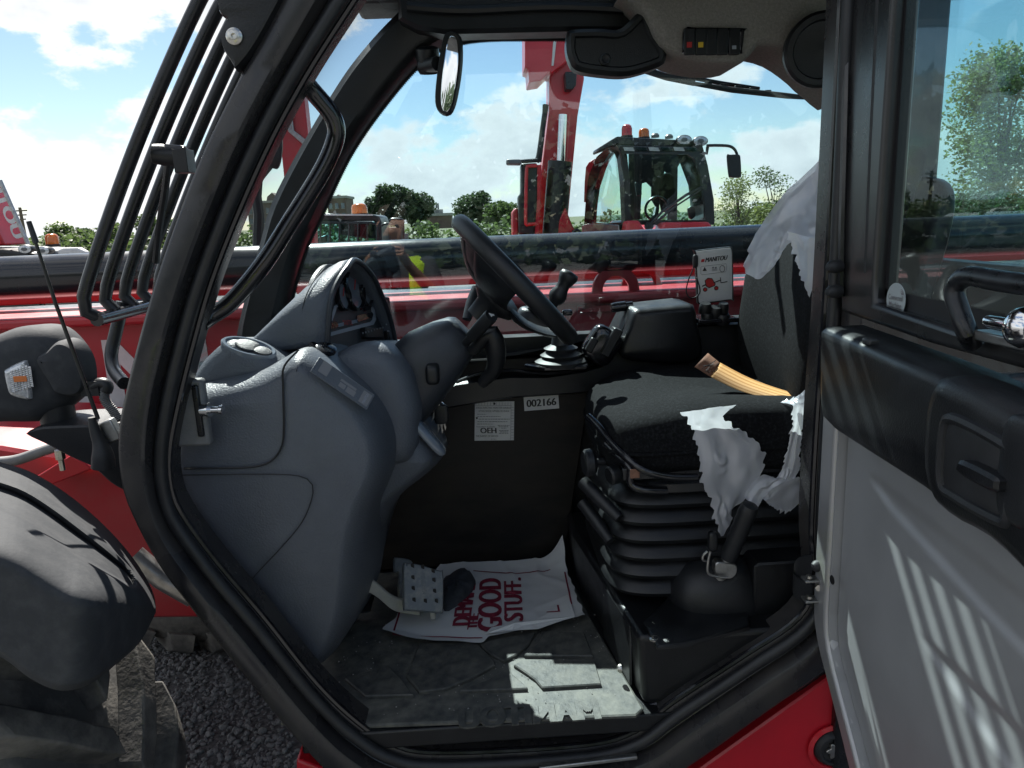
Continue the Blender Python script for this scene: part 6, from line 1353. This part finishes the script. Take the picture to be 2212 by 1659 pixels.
treepx('broadleaf_tree', 'tallest dark tree beside the building with rooftop aerials', 886, 403, 84, 80, M['leaf_dark'], 22, group=GR)
treepx('broadleaf_tree', 'dark tree just above the top of the steering wheel', 1018, 420, 84, 82, M['leaf_dark'], 23, group=GR)
treepx('broadleaf_tree', 'smaller green tree between steering wheel and raised red boom', 1078, 440, 74, 70, M['leaf'], 24, group=GR, n=3200)
treepx('bushy_shrub', 'loose pale green shrub with bare twigs right of the glass cab', 1600, 376, 120, 26, M['leaf_light'], 25, n=2600, leaf=.042, limbs=26, blobs_n=26, trunk=.10)
treepx('bushy_shrub', 'loose leafy shrub half hidden behind the seat film', 1672, 368, 100, 27, M['leaf'], 26, n=2400, leaf=.042, limbs=22, blobs_n=22, trunk=.10)
treepx('leafy_bush', 'low bright green bush at the foot of the shrubs by the seat', 1655, 455, 120, 24, M['leaf_light'], 27, n=2200, leaf=.07)
for k, (x, yt, w_, Y, mm) in enumerate(((128, 492, 80, 70, 'leaf'), (178, 497, 60, 74, 'leaf_dark'), (238, 487, 90, 66, 'leaf'), (322, 466, 70, 60, 'leaf'), (395, 480, 90, 62, 'leaf_dark'), (455, 486, 80, 66, 'leaf'))):
    treepx('skyline_tree', ('bushy green tree beside the orange beacon, far left', 'dark tree right of the far left beacon', 'green tree between the first two guard bars', 'tall tree seen between the guard bars', 'dark tree hidden partly behind the front post', 'green tree seen low through the windscreen')[k], x, yt, w_, Y, M[mm], 40+k, n=2200, group='trees on the left skyline')
# tall trees to the right, seen through the door glass
treepx('tall_tree', 'tall pale tree seen through the open door glass, upper right', 2185, 110, 260, 22, M['leaf_light'], 61, n=13000, leaf=.062, blobs_n=30, limbs=14)
treepx('tall_tree', 'dark tree low in the open door glass', 2120, 430, 160, 20, M['leaf_dark'], 62, n=6000, leaf=.06, blobs_n=20)
treepx('tall_tree', 'small green tree behind the door post', 1965, 455, 110, 30, M['leaf'], 63, n=2000, leaf=.09)
# hedge along the yard, too dense to count
rg = random.Random(77); b = B(); blobs = []
for k in range(90):
    x = -44+k*1.0+rg.uniform(-.4, .4); y = 52+rg.uniform(-1, 1); r = rg.uniform(.7, 1.3); blobs.append((x, y, rg.uniform(.5, 1.3), r, r*.9))
leaf_cloud(b, blobs, 15000, .17, rg); tag(b.build('hedge', M['leaf'], smooth=False), 'green hedge closing off the far side of the yard', 'hedge', kind='stuff')
b = B(); rg = random.Random(78)
for k in range(9000):
    x = rg.uniform(-40, 30); y = rg.uniform(46, 60); h_ = rg.uniform(.2, .5); a = rg.uniform(0, 3.14); d = V(math.cos(a), math.sin(a), 0)*.05
    p = V(x, y, 0); b.add([p-d, p+d, p+V(rg.uniform(-.1, .1), 0, h_)], [(0, 1, 2)])
tag(b.build('tall_grass', M['grass'], smooth=False), 'rough grass at the edge of the gravel yard', 'grass', kind='stuff')

def building(name, label, xl, xr, yt, Y, m, dep, rows, cols, parapet=True, loc=None):
    pl, pr = PY((xl, yt), Y), PY((xr, yt), Y); h = (pl.z+pr.z)/2; t = thing(name, label, 'building', ((pl.x+pr.x)/2, Y+dep/2, 0)); wd = pr.x-pl.x
    b = B(); b.box(((pl.x+pr.x)/2, Y+dep/2, h/2), (wd/2, dep/2, h/2)); b.build('wall', m, t, smooth=False)
    b = B(); b.box(((pl.x+pr.x)/2, Y+dep/2, h+.3), (wd/2+.4, dep/2+.4, .35)); b.build('roof', M['concrete'], t, smooth=False)
    for r in range(rows):
        for c in range(cols):
            x = pl.x+wd*(c+.5)/cols; z_ = h-2.2-r*2.9
            if z_ < 2: continue
            b = B(); b.box((x, Y-.03, z_), (wd/cols*.28, .05, .75)); wv = b.build('window', M['pane'], t, smooth=False)
            b = B(); b.box((x, Y-.08, z_-.85), (wd/cols*.31, .08, .08)); b.build('sill', M['concrete'], wv, smooth=False)
    return t, pl, pr, h
t, pl, pr, h = building('apartment_block', 'brown brick apartment block beyond the dark cab', 706, 746, 428, 230, M['brick'], 14, 5, 3)
b = B(); b.prism([PY((722, 428), 231), PY((730, 420), 231), PY((738, 428), 231)], (0, 4, 0)); b.build('roof_gable', M['brick'], t, smooth=False)
t, pl, pr, h = building('apartment_block', 'grey brick apartment block seen through the windscreen', 533, 632, 438, 230, M['brick_grey'], 14, 6, 8)
b = B(); b.prism([PY((575, 438), 231), PY((577, 425), 231), PY((587, 416), 231), PY((597, 425), 231), PY((634, 428), 231), PY((634, 440), 231)], (0, 5, 0)); b.build('roof_gable', M['brick_grey'], t, smooth=False)
t, pl, pr, h = building('apartment_block', 'low brown building with rooftop aerials behind the steering wheel', 912, 974, 466, 210, M['brick'], 14, 5, 5)
b = B(); b.box((PY((938, 462), 212).x, 214, h+.9), (2.3, 2, .8)); b.build('roof_house', M['concrete'], t, smooth=False)
for x, yt in ((928, 436), (935, 440), (942, 437), (946, 439)):
    b = B(); p0, p1 = PY((x, 462), 212), PY((x, yt), 212); b.tube([p0, p1], .13, 6); b.box(p1-V(0, 0, .8), (.22, .2, .8)); b.build('aerial_mast', M['grey_paint'], t, smooth=False)
# utility pole far left
UPo = thing('utility_pole', 'wooden utility pole with crossarms behind the far left boom', 'pole', gpt((43, 450), 60))
p = gpt((43, 450), 60); hh = px_h((43, 448), 60)
b = B(); b.tube([p, p+V(0, 0, hh)], [.16, .11], 8); b.build('pole', M['wood'], UPo)
for k in range(3):
    b = B(); b.box(p+V(0, -.1, hh-.25-k*.32), (.55-.1*k, .05, .05)); b.build('crossarm', M['wood'], UPo, smooth=False)

# unseen row of trees added behind the viewer: dims what the panes mirror
b = B(); rg = random.Random(91)
for k in range(17000):
    x = rg.uniform(-45, 45); top = 5.6+1.6*mnoise.noise((x*.22, 3.1, 0))+.8*mnoise.noise((x*.9, 7.7, 0)); c = V(x, -26+rg.uniform(-2.5, 2.5), top*rg.random()**.8); s_ = rg.uniform(.22, .42)
    a = V(rg.uniform(-1, 1), rg.uniform(-.6, .6), rg.uniform(-.8, .8)).normalized(); q = a.cross(V(rg.uniform(-.4, .4), 1, rg.uniform(-.5, .5))).normalized()
    b.add([c-a*s_, c+q*s_*.6, c+a*s_, c-q*s_*.6], [(0, 1, 2, 3)])
tag(b.build('added_treeline', M['leaf_dark'], smooth=False), 'dark line of trees added behind the viewer, mirrored faintly in the far window', 'trees', kind='stuff')
# ------------------------------------------------------------------ the photographer, standing back from the cab: shows as a reflection in the far pane
PB = V(-.565, -.75, 0); PK = 1.08
PE = thing('person', 'person in open yellow high-visibility vest and dark trousers, arms raised, reflected in the window', 'person', PB)
jv = []; je = []; jr = []
def J(p, r, par=None):
    jv.append(PB+Vector(p)*PK); jr.append(r*PK)
    if par is not None: je.append((par, len(jv)-1))
    return len(jv)-1
pel = J((0, 0, .95), .145); ab_ = J((0, .01, 1.12), .135, pel); ch = J((0, .0, 1.32), .15, ab_); nk = J((0, .0, 1.47), .062, ch); nk2 = J((0, .015, 1.54), .058, nk)
hd = J((0, .025, 1.62), .092, nk2); hd2 = J((0, .02, 1.70), .09, hd)
nose = J((0, .135, 1.625), .014, hd)
for s_ in (-1, 1):
    J((s_*.098, .01, 1.63), .018, hd)
    hip = J((s_*.10, 0, .88), .095, pel); kn = J((s_*.12, .02, .50), .062, hip); an_ = J((s_*.13, -.01, .09), .042, kn); J((s_*.15, .16, .04), .035, an_)
    sh_ = J((s_*.19, 0, 1.41), .065, ch); el = J((s_*.27, .16, 1.20), .047, sh_); wr = J((s_*.11, .40, 1.44), .028, el); pm = J((s_*.085, .45, 1.50), .030, wr)
    for k in range(4):
        f1 = J((s_*(.085-.0), .475+.004*k, 1.525+.020*(k-1.5)), .0095, pm); f2 = J((s_*.055, .488+.004*k, 1.530+.021*(k-1.5)), .0085, f1); J((s_*.040, .478, 1.530+.021*(k-1.5)), .008, f2)
    t1 = J((s_*.060, .435, 1.50), .0105, pm); J((s_*.040, .452, 1.505), .009, t1)
me = bpy.data.meshes.new('body'); me.from_pydata([p-PB for p in jv], je, []); me.update()
bo_ = bpy.data.objects.new('body', me); COL.objects.link(bo_); bo_.location = PB; attach(bo_, PE)
sk_ = bo_.modifiers.new('skin', 'SKIN'); sk_.use_smooth_shade = True
for i, v_ in enumerate(me.skin_vertices[0].data): v_.radius = (jr[i], jr[i]*(.72 if i in (pel, ab_, ch) else 1)); v_.use_root = (i == pel)
sd_ = bo_.modifiers.new('sub', 'SUBSURF'); sd_.levels = 1; sd_.render_levels = 2
me.materials.append(M['skin'])
def band(zs, gap, name, m, k=1.0):
    b = B(); rings = []
    for z_, rx, ry in zs:
        rings.append([PB+PK*V(rx*k*math.sin(gap+(2*math.pi-2*gap)*i/40), ry*k*math.cos(gap+(2*math.pi-2*gap)*i/40)+.005, z_) for i in range(41)])
    b.loft(rings, False, False); return b.build(name, m, PE, solid=.006)
tor = [(.86, .185, .135), (.95, .185, .14), (1.12, .178, .135), (1.30, .205, .145), (1.42, .20, .13), (1.47, .11, .09)]
band(tor, 0.0, 'shirt', M['rag'])
band([(z_, a_, c_) for z_, a_, c_ in tor if z_ < 1.46]+[(1.465, .13, .10)], .42, 'safety_vest', M['hivis'], 1.07)
for z0 in (1.02, 1.16):
    band([(z0, .180, .137), (z0+.05, .180, .137)], .44, 'reflective_band', M['white_letter'], 1.11)
for s_ in (-1, 1):
    b = B(); b.tube([PB+PK*V(s_*.10, 0, .92), PB+PK*V(s_*.12, .02, .50), PB+PK*V(s_*.13, -.01, .10)], [.118, .088, .072], 18, 12); b.build('trouser_leg', M['rag'], PE)
    b = B(); b.superq(PB+PK*V(s_*.145, .07, .05), (.052, .14, .052), .6, .6); b.build('boot', M['rubber'], PE)
    b = B(); b.tube([PB+PK*V(s_*.175, 0, 1.42), PB+PK*V(s_*.225, .07, 1.32), PB+PK*V(s_*.265, .15, 1.21)], [.078, .066, .058], 14, 8); b.build('sleeve', M['rag'], PE)
    b = B(); b.superq(PB+PK*V(s_*.034, .108, 1.655), (.012, .008, .008), .9, .9, None, 12, 8); b.build('eye', M['ink'], PE)
b = B(); b.superq(PB+PK*V(0, .112, 1.565), (.024, .006, .006), .9, .9, None, 12, 8); b.build('mouth', M['maroon'], PE)
b = B(); b.superq(PB+PK*V(0, -.005, 1.715), (.098, .108, .075), .9, .9); b.build('hair', M['bark'], PE)
b = B(); b.box(PB+PK*V(0, .492, 1.53), (.040, .005, .080)); tag(b.build('phone', M['gloss_black'], bevel=.004), 'black phone held up in both hands by the person in the vest', 'phone')
